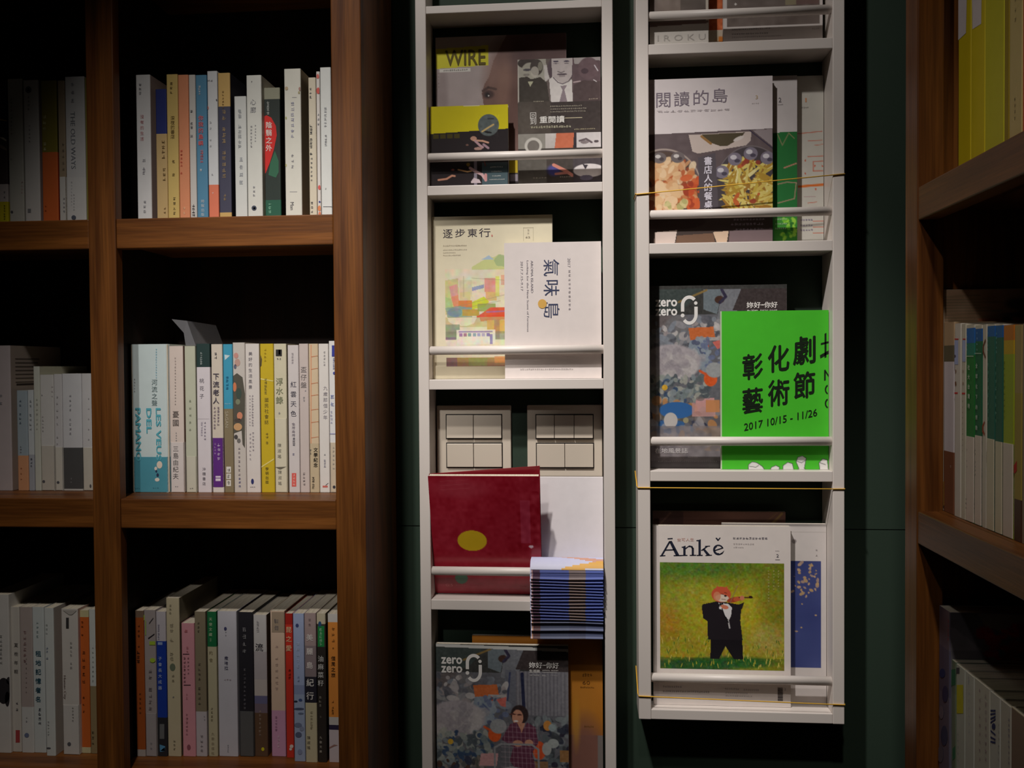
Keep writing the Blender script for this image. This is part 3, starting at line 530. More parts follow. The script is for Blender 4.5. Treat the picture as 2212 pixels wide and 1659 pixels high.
l1(709, 732.5, 1327, 'orange book with white ends and a thin navy stripe near the foot', [((216, 212, 206), 1344), ((232, 148, 66), 1549), ((206, 200, 194), 1566), ((52, 44, 72), 1576.5), ((208, 196, 200), 0)], [('c', '###', 720, 1352, 1390, 8, (140, 90, 40)), ('c', '#', 720, 1396, 1404, 5, (120, 76, 34)), ('c', '個周之旅', 720, 1416, 1464, 10, (90, 60, 34), .008), ('c', '# ###', 719, 1512, 1544, 6, (130, 84, 40)), ('p', [(708, 1614), (722, 1608), (730, 1610), (722, 1612), (709, 1617)], (160, 120, 110))], yb=1647)
# lower shelf, far bay
def l0(*a, **k): return bk(ZS3, a[0], a[1], a[2], k.pop('yb', 1626), *a[3:], **k)
l0(-26, 21, 1285, 'tall white book with a black ink smudge on its spine, lower shelf', [((210, 206, 200), 0)], [('d', 8, 1492, 15, 28, (46, 44, 46)), ('d', 20, 1470, 6, 8, (60, 58, 60)), ('d', 16, 1510, 5, 16, (50, 48, 50)), ('c', '#######', 2, 1370, 1436, 8, (150, 148, 146))])
l0(25, 44, 1312, 'slim white book with a vertical black title and a red foot seal', [((204, 198, 188), 0)], [('c', '夏樹年輕', 35, 1384, 1460, 10, (80, 76, 74)), ('c', '##', 37, 1512, 1540, 6, TX), ('q', 34, 1577, 43, 1604, (170, 70, 70))], yb=1624)
l0(44.5, 71, 1312, 'taupe book over a white lower third with a small blue emblem', [((178, 164, 158), 1527), ((208, 208, 204), 0)], [('c', '######', 54, 1360, 1434, 8, (140, 110, 108)), ('c', '########', 57, 1418, 1500, 4, (130, 118, 114)), ('d', 58, 1588, 5, 5, (110, 120, 150)), ('c', '##', 58, 1546, 1562, 5, TG)])
l0(71.5, 97, 1312, 'white book with a large teal vertical title', [((204, 210, 208), 0)], [('c', '####', 81, 1340, 1380, 6, (130, 150, 152)), ('c', '租地記憶者名', 83, 1402, 1520, 14, (54, 92, 108), .01), ('c', '####', 86, 1528, 1566, 8, (60, 66, 80), .01)])
l0(97.5, 117.5, 1314, 'white book standing proud of its neighbours, right of the teal-titled one', [((208, 212, 208), 0)], [('c', '###', 101, 1346, 1372, 6, (170, 174, 172)), ('c', '## #', 102, 1396, 1426, 6, (130, 140, 160)), ('c', '#####', 105, 1556, 1590, 5, (160, 164, 162)), ('d', 105, 1616, 5, 2, TX)], yb=1633, side=(190, 180, 170))
l0(134, 170, 1316, 'wide white book with a black corner label at the head of the spine', [((208, 202, 194), 0)], [('q', 143, 1334, 149, 1357, (60, 58, 58)), ('c', '#### ##', 154, 1384, 1446, 6, (150, 146, 142)), ('r', 'Human City', 140, 1484, 7, (130, 110, 104), 54), ('q', 128, 1452, 134, 1512, (176, 110, 104)), ('c', '#####', 158, 1526, 1560, 5, (150, 146, 142)), ('d', 150, 1607, 4, 4.4, TX), ('p', [(136, 1318), (170, 1318), (156, 1328), (150, 1328)], (180, 174, 166))], obi=(1523, None, (206, 202, 196)), yb=1630, side=(186, 150, 140))
l0(174, 193, 1319, 'orange paperback with cream ends and black title, far lower bay', [((206, 196, 150), 1333), ((206, 104, 44), 1614), ((206, 198, 156), 0)], [('c', '## #', 178, 1340, 1376, 6, (120, 60, 24)), ('c', '#####', 181, 1402, 1480, 8, (90, 46, 22), .01), ('c', '###', 181, 1500, 1544, 6, (110, 56, 24))], yb=1627)
l0(193.5, 214, 1317, 'book half white and half tan, last on the lower shelf before the centre post', [((208, 212, 206), 1482), ((150, 132, 96), 0)], [('c', '########', 201, 1394, 1476, 5, (160, 166, 160)), ('c', '###', 201, 1576, 1612, 7, (96, 84, 62))], yb=1628)

# clear sleeve of the pale green book, curling above the row
def film():
    l = flap_book.location; b = MB()
    Yb = l.y + .002
    V = []
    for px, py, dy in ((401, 746.5, 0), (423, 746.5, 0), (424, 746.5, .10), (397, 719, 0), (413, 719, 0), (414, 719, .10), (375, 690, -.006), (404, 693, 0), (405, 696, .10)):
        p = U(px, py, Yb); V.append((p.x - l.x, p.y + dy - l.y, p.z - l.z))
    b.add(V, [(0, 1, 4, 3), (3, 4, 7, 6), (1, 2, 5, 4), (4, 5, 8, 7)], (220, 220, 220)); o = b.build('clear_sleeve', M_FILM, flap_book)
    o['label'] = 'clear plastic sleeve'
    m = o.modifiers.new('thick', 'SOLIDIFY'); m.thickness = .0002
film()
# printed text on the side of the large mauve book
def bigside():
    l = big.location; b = MB(); w = max(v.co.x for v in big.children[0].data.vertices)
    for k in range(7):
        z = U(37, 776 + k * 8.5, l.y).z - l.z
        b.add([(w + .0002, .012, z), (w + .0002, .072 - .004 * (k % 3), z), (w + .0002, .072 - .004 * (k % 3), z + .0016), (w + .0002, .012, z + .0016)], [(0, 1, 2, 3)], (110, 98, 90))
    b.add([(w + .0002, .014, U(37, 833, l.y).z - l.z), (w + .0002, .06, U(37, 833, l.y).z - l.z), (w + .0002, .06, U(37, 829, l.y).z - l.z), (w + .0002, .014, U(37, 829, l.y).z - l.z)], [(0, 1, 2, 3)], (70, 62, 58))
    b.build('cover_lettering', M_INK, big, kind='stuff')
bigside()

# right bookcase
def rb(zs, x0, x1, yt, label, cols, items=(), obi=None, set_=.03, front=None, d=.155, h=None, gloss=False, r=.0016):
    X = X_RC + set_
    y0 = UX(x0, 900, X).y; y1 = UX(x1, 900, X).y
    y0 = min(y0, Y_RN + .0125)
    w = (y0 - y1) - .0003
    if h is None: h = UX(x0 + .15 * (x1 - x0), yt, X).z - zs
    base = Vector((X, y0 - .00015, zs + .0004)); xm = (x0 + x1) / 2
    def L(px, py):
        p = UX(px, py, X); return (base.y - p.y), p.z - zs
    cuts, cc = [0.0], []
    for c, ye in cols[::-1]: cc.append(c)
    for c, ye in cols[::-1][1:]: cuts.append(min(max(L(xm, ye)[1], cuts[-1] + .001), h - .001))
    cuts.append(h)
    ob = None
    if obi: ob = (.0005, L(xm, obi[0])[1], obi[2])
    k = UX(xm, 900, X).y / F_PX
    t = book(label, None, base, w, h, d, cc, cuts, ob, list(items), L, k, front, -math.pi / 2, 0.0, r, gloss)
    return t, w, h
YE = (206, 188, 24)
rb(zr1, 2068, 2095, -95, 'bright yellow book with a pale label at its head, nearest the end post', [((200, 178, 20), 0)], [('p', [(2069, -10), (2089, -10), (2087, 72), (2070, 88)], (206, 196, 196))], set_=.046, h=.242)
rb(zr1, 2095.5, 2125, -95, 'yellow book with a pale upper label, second of the yellow spines', [((202, 182, 24), 0)], [('p', [(2100, -10), (2121, -10), (2120, 52), (2101, 64)], (206, 196, 194))], set_=.046, h=.24)
rb(zr1, 2125.5, 2166, -95, 'widest yellow book, greener than the two beside it', [((190, 184, 34), 0)], set_=.046, h=.236)
rb(zr1, 2166.5, 2177, -95, 'thin mustard book between the yellow and cream spines', [((150, 128, 24), 0)], set_=.046, h=.236)
rb(zr1, 2177.5, 2205, -95, 'cream book with small grey characters on the upper right shelf', [((196, 176, 116), 0)], [('c', '###', 2194, -10, 54, 8, (110, 100, 70)), ('c', '####', 2193, 208, 262, 7, (110, 100, 70))], set_=.046, h=.23)
rb(zr1, 2205.5, 2224, -95, 'brick red book at the frame edge of the upper right shelf', [((206, 92, 48), 0)], set_=.046, h=.24)
tall, tw, th_ = rb(zr2, 2034, 2037.5, 627, 'tall thin book whose cover shows a brown hazy landscape behind shorter spines', [((170, 150, 128), 0)], set_=.0312, d=.2)
rb(zr2, 2038, 2061, 698, 'white book with a cream head and a brown foot, beside the landscape cover', [((190, 160, 124), 747), ((112, 104, 80), 782), ((222, 212, 214), 976), ((134, 84, 58), 0)], [('q', 2034, 1040, 2040, 1092, (200, 140, 50)), ('f', 1, 2052, 2057, 1008, 5, WW)], set_=.0312)
rb(zr2, 2061.5, 2075.5, 700, 'white book with red rules and a pale blue patch, left of its twin', [((214, 206, 192), 0)], [('q', 2061, 732, 2071, 734.5, (206, 60, 70)), ('q', 2061, 736, 2070, 788, (176, 186, 222)), ('d', 2063, 770, 2.4, 3, (100, 90, 110)), ('c', '沙盤', 2065, 790, 842, 9, (140, 90, 50), .01), ('q', 2060, 848, 2069, 851.5, (206, 60, 60)), ('c', '##########', 2061, 858, 980, 4, (110, 104, 100))], set_=.03)
rb(zr2, 2076, 2086, 701, 'white book with red rules and a pale blue patch, right of its twin', [((208, 200, 180), 0)], [('q', 2080, 732, 2086, 734.5, (206, 60, 70)), ('q', 2079, 736, 2086, 782, (176, 186, 222)), ('c', '沙盤', 2081, 790, 842, 7, (140, 90, 50)), ('q', 2078, 849, 2085, 852.5, (206, 60, 60)), ('c', '##########', 2080, 862, 980, 4, (120, 110, 90))], set_=.03)
OB = (222, 206, 192)
rb(zr2, 2086.5, 2105, 703, 'leaf green book with a blue head and broad white characters', [((206, 198, 180), 709.5), ((40, 104, 180), 742), ((40, 130, 110), 768), ((36, 124, 52), 0)], [('q', 2086, 769.5, 2104, 771, (206, 220, 206)), ('c', '社大台灣地', 2094, 784, 888, 11, (206, 214, 196), .015), ('c', '####', 2090, 724, 760, 5, (150, 190, 220)), ('c', '# ##', 2090, 966, 1014, 5, (150, 140, 134)), ('c', '###', 2088, 1074, 1102, 5, (90, 80, 84))], obi=(944, None, OB), set_=.03)
rb(zr2, 2105.5, 2121, 704, 'deep green book with a blue head and close-set white characters', [((206, 198, 180), 711), ((36, 92, 160), 738), ((30, 104, 70), 0)], [('c', '####', 2112, 714, 762, 5, (170, 200, 220)), ('q', 2105, 763.5, 2121, 764.8, (206, 220, 206)), ('c', '全球化下的勞動', 2111, 780, 936, 10, (200, 210, 196), .015), ('c', '## ####', 2108, 968, 1030, 5, (130, 120, 120)), ('c', '###', 2106, 1076, 1104, 5, (90, 80, 84))], obi=(942, None, OB), set_=.03)
rb(zr2, 2121.5, 2131, 702, 'narrow white book with a brown half ring on the spine, among green ones', [((210, 200, 184), 0)], [('p', [(2129, 732), (2123, 748), (2123, 762), (2129, 776), (2130, 772), (2126, 760), (2126, 748), (2130, 738)], (130, 80, 60)), ('p', [(2127, 910), (2122, 920), (2122, 934), (2127, 942), (2128, 938), (2125, 930), (2125, 922), (2128, 914)], (170, 80, 60)), ('d', 2119, 1031, 2.6, 4, (110, 120, 190)), ('c', '####', 2119, 1054, 1072, 5, TG)], set_=.03)
rb(zr2, 2131.5, 2149, 702, 'teal green book with faded characters, left of its matching volume', [((206, 196, 180), 705), ((36, 98, 170), 728), ((44, 104, 88), 0)], [('c', '#####', 2135, 716, 760, 6, (130, 190, 190)), ('c', '########', 2136, 780, 914, 9, (110, 160, 140)), ('c', '####', 2132, 974, 1000, 6, (160, 150, 120)), ('c', '###', 2129, 1088, 1112, 5, (90, 80, 84))], obi=(949, None, (216, 204, 178)), set_=.03)
rb(zr2, 2149.5, 2166, 702, 'teal green book with faded characters, right of its matching volume', [((206, 196, 180), 704), ((36, 98, 170), 730), ((44, 100, 84), 0)], [('c', '#####', 2154, 716, 766, 6, (130, 190, 190)), ('c', '########', 2153, 780, 918, 9, (110, 156, 138)), ('c', '######', 2147, 976, 1002, 8, (160, 150, 120)), ('c', '###', 2144, 1094, 1118, 5, (90, 80, 84))], obi=(955, None, (216, 204, 176)), set_=.03)
rb(zr2, 2166.5, 2190, 704, 'book shading from orange to lime green above a white band', [((206, 120, 34), 736), ((206, 168, 30), 766), ((164, 178, 40), 0)], [('c', '##########', 2171, 778, 910, 7, (90, 96, 30)), ('c', '# ######', 2164, 968, 1064, 6, (120, 104, 110)), ('c', '####', 2162, 1098, 1128, 5, (80, 66, 76))], obi=(959, None, OB), set_=.03)
rb(zr2, 2190.5, 2207, 703, 'olive yellow book with a red petal and a brown foot', [((176, 150, 96), 850), ((172, 148, 66), 1080), ((84, 50, 34), 0)], [('p', [(2197, 996), (2190, 1006), (2186, 1020), (2192, 1024), (2197, 1018)], (196, 40, 40))], set_=.03)
rb(zr2, 2207.5, 2226, 700, 'grey-brown book with small dark characters at the edge of the middle right shelf', [((150, 126, 106), 0)], [('c', '########', 2208, 720, 830, 5, (80, 70, 66))], set_=.03)
flor, fw, fh_ = rb(zr2 - RP, 2029, 2052.5, 1311, 'tall grey-violet book wrapped in film, red flowers on its cover', [((116, 106, 122), 1400), ((96, 92, 116), 1500), ((110, 104, 124), 0)], [('c', '#####', 2049, 1338, 1386, 8, (190, 60, 70)), ('d', 2036, 1455, 6, 10, (60, 64, 110)), ('d', 2042, 1500, 6, 18, (70, 62, 96)), ('d', 2034, 1540, 5, 14, (134, 118, 128)), ('d', 2040, 1590, 7, 22, (76, 76, 104)), ('d', 2032, 1630, 6, 18, (120, 108, 120))], set_=.024, d=.2, gloss=True)
rb(zr2 - RP, 2056.5, 2066, 1427, 'grey-green book with a bright blue tag at the top', [((110, 126, 104), 1500), ((120, 134, 112), 0)], [('q', 2055, 1447, 2066, 1482, (50, 110, 76)), ('q', 2053, 1412, 2066, 1422, (40, 110, 190)), ('q', 2058, 1618, 2070, 1644, (60, 120, 84))], set_=.026, gloss=True)
rb(zr2 - RP, 2066.5, 2086, 1437, 'white book with a bright yellow oblong on the spine', [((190, 192, 180), 0)], [('q', 2066, 1443, 2073, 1456, (70, 70, 78)), ('q', 2067, 1480, 2081, 1542, (206, 196, 40)), ('c', '#####', 2070, 1580, 1650, 6, TG)], set_=.026)
rb(zr2 - RP, 2086.5, 2106, 1453, 'plain white book with a pale blue title, right of the yellow-marked one', [((196, 196, 186), 0)], [('c', '###', 2093, 1462, 1480, 7, (150, 154, 164)), ('c', '######', 2094, 1490, 1590, 6, (164, 166, 176))], set_=.026)
rb(zr2 - RP, 2106.5, 2140, 1470, 'thick white book with two columns of pink characters', [((196, 192, 178), 0)], [('c', '#########', 2117, 1484, 1650, 9, (160, 130, 140)), ('c', '#########', 2130, 1496, 1650, 9, (166, 136, 146))], set_=.026)
rb(zr2 - RP, 2140.5, 2163, 1497, 'white book with a column of bold slanting blue strokes', [((196, 194, 184), 0)], [('p', [(2140 + s, y), (2151 + s, y - 4), (2151 + s, y + 1), (2140 + s, y + 4)], (50, 56, 110)) if 0 else ('p', [(2140, y + a), (2151, y - a), (2151, y - a + 4), (2140, y + a + 4)], (44, 50, 104)) for y, a in ((1534, 0), (1541, 1), (1549, 3), (1556, 4))] + [('d', 2147, 1570, 4, 7, (44, 50, 104))] + [('p', [(2140, y - a), (2151, y + a), (2151, y + a + 4), (2140, y - a + 4)], (44, 50, 104)) for y, a in ((1582, 5), (1594, 3), (1602, 1))] + [('c', '######', 2158, 1560, 1650, 6, TG)], set_=.026)
rb(zr2 - RP, 2163.5, 2186, 1516, 'white book with smudged violet writing near the frame corner', [((190, 184, 170), 0)], [('c', '#########', 2180, 1550, 1655, 7, (110, 100, 130))], set_=.026)
rb(zr2 - RP, 2186.5, 2218, 1532, 'brown-covered book with a cream head, nearest on the lower right shelf', [((190, 176, 146), 1543), ((128, 104, 86), 0)], set_=.026)

# ------------------------------------------------------------------ printed covers (flat artwork as colour attributes on a fine grid)
class Cv:
    def __init__(s, x0, y0, x1, y1, step, col):
        s.r = (x0, y0, x1, y1); s.n = max(2, int((x1 - x0) / step)); s.m = max(2, int((y1 - y0) / step))
        s.X, s.Y = np.meshgrid(np.linspace(x0, x1, s.n + 1), np.linspace(y0, y1, s.m + 1))
        s.A = np.zeros(s.X.shape + (3,)) + np.array(col, float); s.rg = np.random.RandomState(int(x0 * 7 + y0) % 9999)
    def mix(s, mask, col, a=1.0):
        w = (np.clip(mask, 0, 1) * a)[..., None]; s.A = s.A * (1 - w) + np.array(col, float) * w
    def rect(s, x0, y0, x1, y1, col, a=1.0, slope=0.0):
        yy = s.Y - slope * (s.X - x0)
        s.mix(((s.X >= x0) & (s.X <= x1) & (yy >= y0) & (yy <= y1)).astype(float), col, a)
    def grad(s, x0, y0, x1, y1, c0, c1):
        m = (s.X >= x0) & (s.X <= x1) & (s.Y >= y0) & (s.Y <= y1)
        t = np.clip((s.Y - y0) / (y1 - y0), 0, 1)[..., None]
        g = np.array(c0, float) * (1 - t) + np.array(c1, float) * t
        s.A = np.where(m[..., None], g, s.A)
    def ell(s, cx, cy, rx, ry, col, a=1.0, ang=0.0, soft=0.08):
        c, n = math.cos(ang), math.sin(ang); u = ((s.X - cx) * c + (s.Y - cy) * n) / rx; v = (-(s.X - cx) * n + (s.Y - cy) * c) / ry
        s.mix((1 - np.sqrt(u * u + v * v)) / soft + .5, col, a)
    def ring(s, cx, cy, rx, ry, wd, col, a=1.0):
        d = np.sqrt(((s.X - cx) / rx) ** 2 + ((s.Y - cy) / ry) ** 2); s.mix(1.2 - np.abs(d - 1) * min(rx, ry) / wd, col, a)
    def poly(s, pts, col, a=1.0):
        ins = np.zeros(s.X.shape, bool); j = len(pts) - 1
        for i in range(len(pts)):
            xi, yi = pts[i]; xj, yj = pts[j]
            if yi != yj:
                c = ((yi > s.Y) != (yj > s.Y)) & (s.X < (xj - xi) * (s.Y - yi) / (yj - yi) + xi); ins ^= c
            j = i
        s.mix(ins.astype(float), col, a)
    def line(s, pts, wd, col, a=1.0):
        for (ax, ay), (bx, by) in zip(pts[:-1], pts[1:]):
            dx, dy = bx - ax, by - ay; L2 = dx * dx + dy * dy + 1e-9
            t = np.clip(((s.X - ax) * dx + (s.Y - ay) * dy) / L2, 0, 1)
            d = np.hypot(s.X - ax - t * dx, s.Y - ay - t * dy); s.mix(wd / 2 + .6 - d, col, a)
    def noise(s, scale, amp, mono=True, box=None):
        h, w = s.X.shape; gh, gw = max(2, int((s.r[3] - s.r[1]) / scale) + 2), max(2, int((s.r[2] - s.r[0]) / scale) + 2)
        k = 1 if mono else 3; g = s.rg.normal(0, 1, (gh, gw, k))
        fy = (s.Y - s.r[1]) / scale; fx = (s.X - s.r[0]) / scale
        iy = np.clip(fy.astype(int), 0, gh - 2); ix = np.clip(fx.astype(int), 0, gw - 2); ty = (fy - iy)[..., None]; tx = (fx - ix)[..., None]
        v = (g[iy, ix] * (1 - tx) + g[iy, ix + 1] * tx) * (1 - ty) + (g[iy + 1, ix] * (1 - tx) + g[iy + 1, ix + 1] * tx) * ty
        if box is not None:
            m = ((s.X >= box[0]) & (s.X <= box[2]) & (s.Y >= box[1]) & (s.Y <= box[3]))[..., None]; v = v * m
        s.A = s.A + v * amp
    def blobs(s, n, box, smin, smax, pal, a=.9, asp=1.6):
        for _ in range(n):
            x, y = s.rg.uniform(box[0], box[2]), s.rg.uniform(box[1], box[3]); r = s.rg.uniform(smin, smax)
            s.patch(x, y, r * s.rg.uniform(.7, asp), r * s.rg.uniform(.5, 1), pal[s.rg.randint(len(pal))], a, s.rg.uniform(0, 3.1))
    def patch(s, cx, cy, rx, ry, col, a, ang):
        x0, y0, x1, y1 = s.r; R = max(rx, ry) * 1.15
        i0, i1 = max(0, int((cy - R - y0) / (y1 - y0) * s.m)), min(s.m + 1, int((cy + R - y0) / (y1 - y0) * s.m) + 2)
        j0, j1 = max(0, int((cx - R - x0) / (x1 - x0) * s.n)), min(s.n + 1, int((cx + R - x0) / (x1 - x0) * s.n) + 2)
        if i1 <= i0 or j1 <= j0: return
        X, Y = s.X[i0:i1, j0:j1], s.Y[i0:i1, j0:j1]; c, n = math.cos(ang), math.sin(ang)
        u = ((X - cx) * c + (Y - cy) * n) / rx; v = (-(X - cx) * n + (Y - cy) * c) / ry
        w = (np.clip((1 - np.sqrt(u * u + v * v)) / .2 + .5, 0, 1) * a)[..., None]
        s.A[i0:i1, j0:j1] = s.A[i0:i1, j0:j1] * (1 - w) + np.array(col, float) * w
    def sticks(s, n, box, lmin, lmax, wd, pal, a0=0, a1=3.14):
        for _ in range(n):
            x, y = s.rg.uniform(box[0], box[2]), s.rg.uniform(box[1], box[3]); l = s.rg.uniform(lmin, lmax); t = s.rg.uniform(a0, a1)
            s.patch(x, y, l / 2, wd * s.rg.uniform(.7, 1.2) / 2 + .4, pal[s.rg.randint(len(pal))], 1, t)
    def linear(s):
        a = np.clip(s.A, 0, 255) / 255
        return np.where(a <= .0405, a / 12.92, ((a + .055) / 1.055) ** 2.4)

def grid_cover(name, cv, w, h, th, parent, m, back=(200, 196, 190), spine=None, arch=0.0):
    """front sheet with the artwork, plus spine and back leaf, as one mesh"""
    n, k = cv.n + 1, cv.m + 1
    u = np.linspace(0, 1, n); v = np.linspace(1, 0, k)
    gx, gz = np.meshgrid(u * w - w / 2, v * h)
    gy = -arch * np.sin(np.pi * np.meshgrid(u, v)[0]) ** 2
    V = np.stack([gx, gy, gz], -1).reshape(-1, 3)
    i = np.arange(k - 1)[:, None] * n + np.arange(n - 1)[None, :]
    Fq = np.stack([i, i + n, i + n + 1, i + 1], -1).reshape(-1, 4)
    col = np.concatenate([cv.linear().reshape(-1, 3), np.ones((n * k, 1))], 1)
    sp = lin(spine if spine else back); bc = lin(back); t = .0005
    ex = []; ef = []; ec = []
    def bx(x0, x1, y0, y1, z0, z1, c):
        b = len(V) + len(ex)
        ex.extend([(x0, y0, z0), (x1, y0, z0), (x1, y1, z0), (x0, y1, z0), (x0, y0, z1), (x1, y0, z1), (x1, y1, z1), (x0, y1, z1)])
        ef.extend([tuple(b + q for q in f) for f in ((0, 3, 2, 1), (4, 5, 6, 7), (0, 1, 5, 4), (1, 2, 6, 5), (2, 3, 7, 6), (3, 0, 4, 7))]); ec.extend([(*c, 1)] * 8)
    bx(-w / 2, -w / 2 + t, .0001, th, 0, h, sp); bx(-w / 2, w / 2, th - t, th, 0, h, bc)
    V = np.concatenate([V, np.array(ex)]); col = np.concatenate([col, np.array(ec)])
    me = bpy.data.meshes.new(name); me.from_pydata(V.tolist(), [], Fq.tolist() + ef)
    a = me.attributes.new('Col', 'FLOAT_COLOR', 'POINT'); a.data.foreach_set('color', col.astype(np.float32).ravel())
    me.materials.append(m); me.update()
    o = bpy.data.objects.new(name, me); C.objects.link(o); o.parent = parent
    return o

def mag(label, cat, zs, x0, y0, x1, Y, th, cv, items=(), name='magazine', m=None, lean=0.0, roll=0.0, ybot=None, back=(206, 200, 192), spine=None, arch=0.0, group=None, pages=True):
    """a magazine standing face-out on a rack shelf: its outline in the photograph, its depth, its cover art"""
    m = m or M_PRINT
    yb0 = ybot if ybot else y0 + 200
    ym = (y0 + min(yb0, 1659)) / 2
    a, b = U(x0, ym, Y), U(x1, ym, Y); zt = U((x0 + x1) / 2, y0, Y).z
    RX = XA if x0 < 1330 else XB
    ax, bx_ = max(a.x, RX[1] + .0005), min(b.x, RX[2] - .0005)
    w, h = bx_ - ax, zt - zs - .0004; cx = (ax + bx_) / 2
    t = thing(name, label, cat, (cx, Y, zs + .0004), group, (lean, roll, 0))
    grid_cover('cover', cv, w, h, th, t, m, back, spine, arch)
    if pages:
        p = MB(); p.box(-w / 2 + .0006, w / 2 - .0008, .0006, th - .0006, .0006, h - .0008); p.build('page_block', M_PAGE, t)
    rx0, ry0, rx1, ry1 = cv.r
    def L(px, py): return (px - rx0) / (rx1 - rx0) * w - w / 2, h - (py - ry0) / (ry1 - ry0) * h
    if items:
        ink = Ink(L, w / (rx1 - rx0), -.00035 - arch)
        for it in items:
            if callable(it): it(ink)
            else: texts(ink, [it])
        ink.v = [(min(max(p[0], -w / 2 + .0003), w / 2 - .0003), p[1], min(max(p[2], .0003), h - .0003)) for p in ink.v]
        ink.build('cover_lettering', M_INK, t, kind='stuff')
    return t, L, w, h
def bottom_px(zs, xm, Y):               # picture row at which a thing standing on height zs ends
    v = ROWS @ np.array([0, Y, zs - CAM.z]); lo, hi = 0, 2600
    for _ in range(40):
        mid = (lo + hi) / 2
        if U(xm, mid, Y).z > zs: lo = mid
        else: hi = mid
    return lo

YF, YM, YBK = 1.3785, 1.392, 1.406       # front, middle and back places in a rack
LT = (236, 232, 226)

# --- rack 1, top shelf
zsh = ZA[2]; yb = bottom_px(zsh, 1083, YBK)
cv = Cv(942, 76, 1224, yb, 1.5, (182, 168, 166))
cv.poly([(1096, 76), (1068, 130), (1058, 165), (1048, 180), (1042, 200), (1046, 225), (1050, 250), (1080, 300), (1095, yb), (1224, yb), (1224, 76)], (122, 90, 82))
cv.ell(1078, 170, 30, 70, (150, 116, 104), .7, 0, .9); cv.ell(1170, 110, 80, 50, (84, 62, 62), .8, 0, .8); cv.ell(1105, 230, 40, 60, (96, 66, 58), .7, 0, .8); cv.ell(1090, 185, 14, 60, (168, 130, 112), .4, .1, .9)
cv.ell(1056, 203, 12, 9, (74, 52, 50), .9, 0, .5); cv.ell(1054, 204, 5, 5, (40, 30, 32), 1, 0, .3); cv.ell(1056.5, 205.5, 1.6, 1.6, (230, 224, 220)); cv.line([(1044, 195), (1056, 188), (1072, 192)], 5, (78, 56, 52), .8)
cv.ell(956, 200, 12, 60, (150, 134, 132), .6, 0, .8); cv.noise(16, 3)
cv.rect(943, 101, 1056, 144, (216, 208, 40), 1, -.04); cv.rect(950, 144, 1017, 151.5, (226, 222, 214))
cv.rect(943, 340, 1130, yb, (60, 54, 56)); cv.rect(1100, 348, 1118, 374, (196, 170, 30)); cv.rect(1102, 378, 1118, 392, (150, 140, 150))
mag('large magazine titled WIRE with a close-up dark face, standing behind two smaller ones', 'magazine', zsh, 942, 76, 1224, YBK, .006, cv,
    [('h', 'WIRE', 1007, 122, 34, (104, 92, 40), 88, .012), ('f', 12, 958, 1012, 147.6, 3, (150, 146, 140)), ('c', '#####', 948, 150, 186, 3, (150, 136, 130))], ybot=yb)
cv = Cv(1119, 126, 1298, yb, 1.1, (74, 66, 64))
cv.rect(1119, 126, 1298, 222, (112, 100, 96)); cv.rect(1119, 126, 1125, 222, (196, 190, 180))
cv.poly([(1122, 126), (1180, 126), (1184, 175), (1168, 178), (1122, 166)], (176, 172, 160)); cv.ell(1141, 134, 22, 12, (72, 64, 60)); cv.ell(1145, 152, 18, 19, (176, 172, 158)); cv.ell(1160, 144, 14, 18, (78, 70, 66)); cv.ell(1140, 149, 9, 2.6, (86, 82, 88)); cv.ell(1138, 160, 7, 3, (140, 134, 126)); cv.ell(1168, 142, 5, 10, (140, 136, 122)); cv.ell(1156, 154, 9, 12, (196, 190, 178), .8)
cv.poly([(1122, 166), (1140, 164), (1148, 170), (1168, 166), (1182, 178), (1188, 222), (1188, 292), (1122, 292)], (72, 66, 60)); cv.poly([(1141, 175), (1153, 175), (1146, 187)], (190, 188, 160)); cv.poly([(1176, 140), (1182, 140), (1188, 170), (1178, 176)], (206, 200, 196))
cv.ell(1214, 148, 30, 34, (96, 82, 88)); cv.poly([(1192, 126), (1238, 126), (1236, 166), (1226, 180), (1216, 183), (1204, 180), (1194, 166)], (196, 186, 184)); cv.poly([(1187, 172), (1195, 166), (1216, 184), (1230, 178), (1236, 172), (1238, 222), (1191, 222)], (222, 216, 212)); cv.poly([(1211, 187), (1226, 186), (1220, 196), (1226, 222), (1209, 222), (1216, 196)], (150, 136, 142))
cv.ell(1202, 132.5, 6, 1.8, (84, 76, 92)); cv.ell(1225, 133, 6, 1.8, (84, 76, 92)); cv.ell(1202, 137, 6, 1.2, (130, 120, 124)); cv.ell(1225, 137.5, 5, 1.2, (130, 120, 124)); cv.line([(1206, 155), (1213, 158), (1220, 155)], 1.6, (110, 100, 104)); cv.ell(1215, 161.5, 11, 2.4, (104, 92, 98)); cv.ell(1215, 166, 7, 1.4, (150, 138, 138)); cv.line([(1196, 168), (1206, 179), (1216, 183), (1230, 177)], 1.6, (110, 98, 104))
cv.poly([(1238, 126), (1298, 126), (1298, 222), (1238, 222)], (108, 90, 94)); cv.poly([(1240, 126), (1298, 126), (1298, 134), (1262, 130), (1250, 140), (1242, 140)], (176, 168, 166)); cv.ell(1272, 150, 22, 24, (116, 96, 100)); cv.ell(1264, 156, 8, 6, (86, 70, 76)); cv.poly([(1240, 186), (1262, 176), (1298, 180), (1298, 222), (1238, 222)], (90, 76, 76)); cv.line([(1285, 144), (1292, 156)], 2, (220, 214, 220)); cv.line([(1240, 180), (1254, 178)], 2.5, (196, 176, 176)); cv.line([(1283, 176), (1289, 180)], 1.6, (220, 214, 214))
cv.rect(1190, 222, 1298, 292, (70, 62, 60)); cv.rect(1120, 220, 1190, 292, (84, 76, 70)); cv.ell(1136, 260, 24, 34, (104, 96, 88), .6, 0, .9)
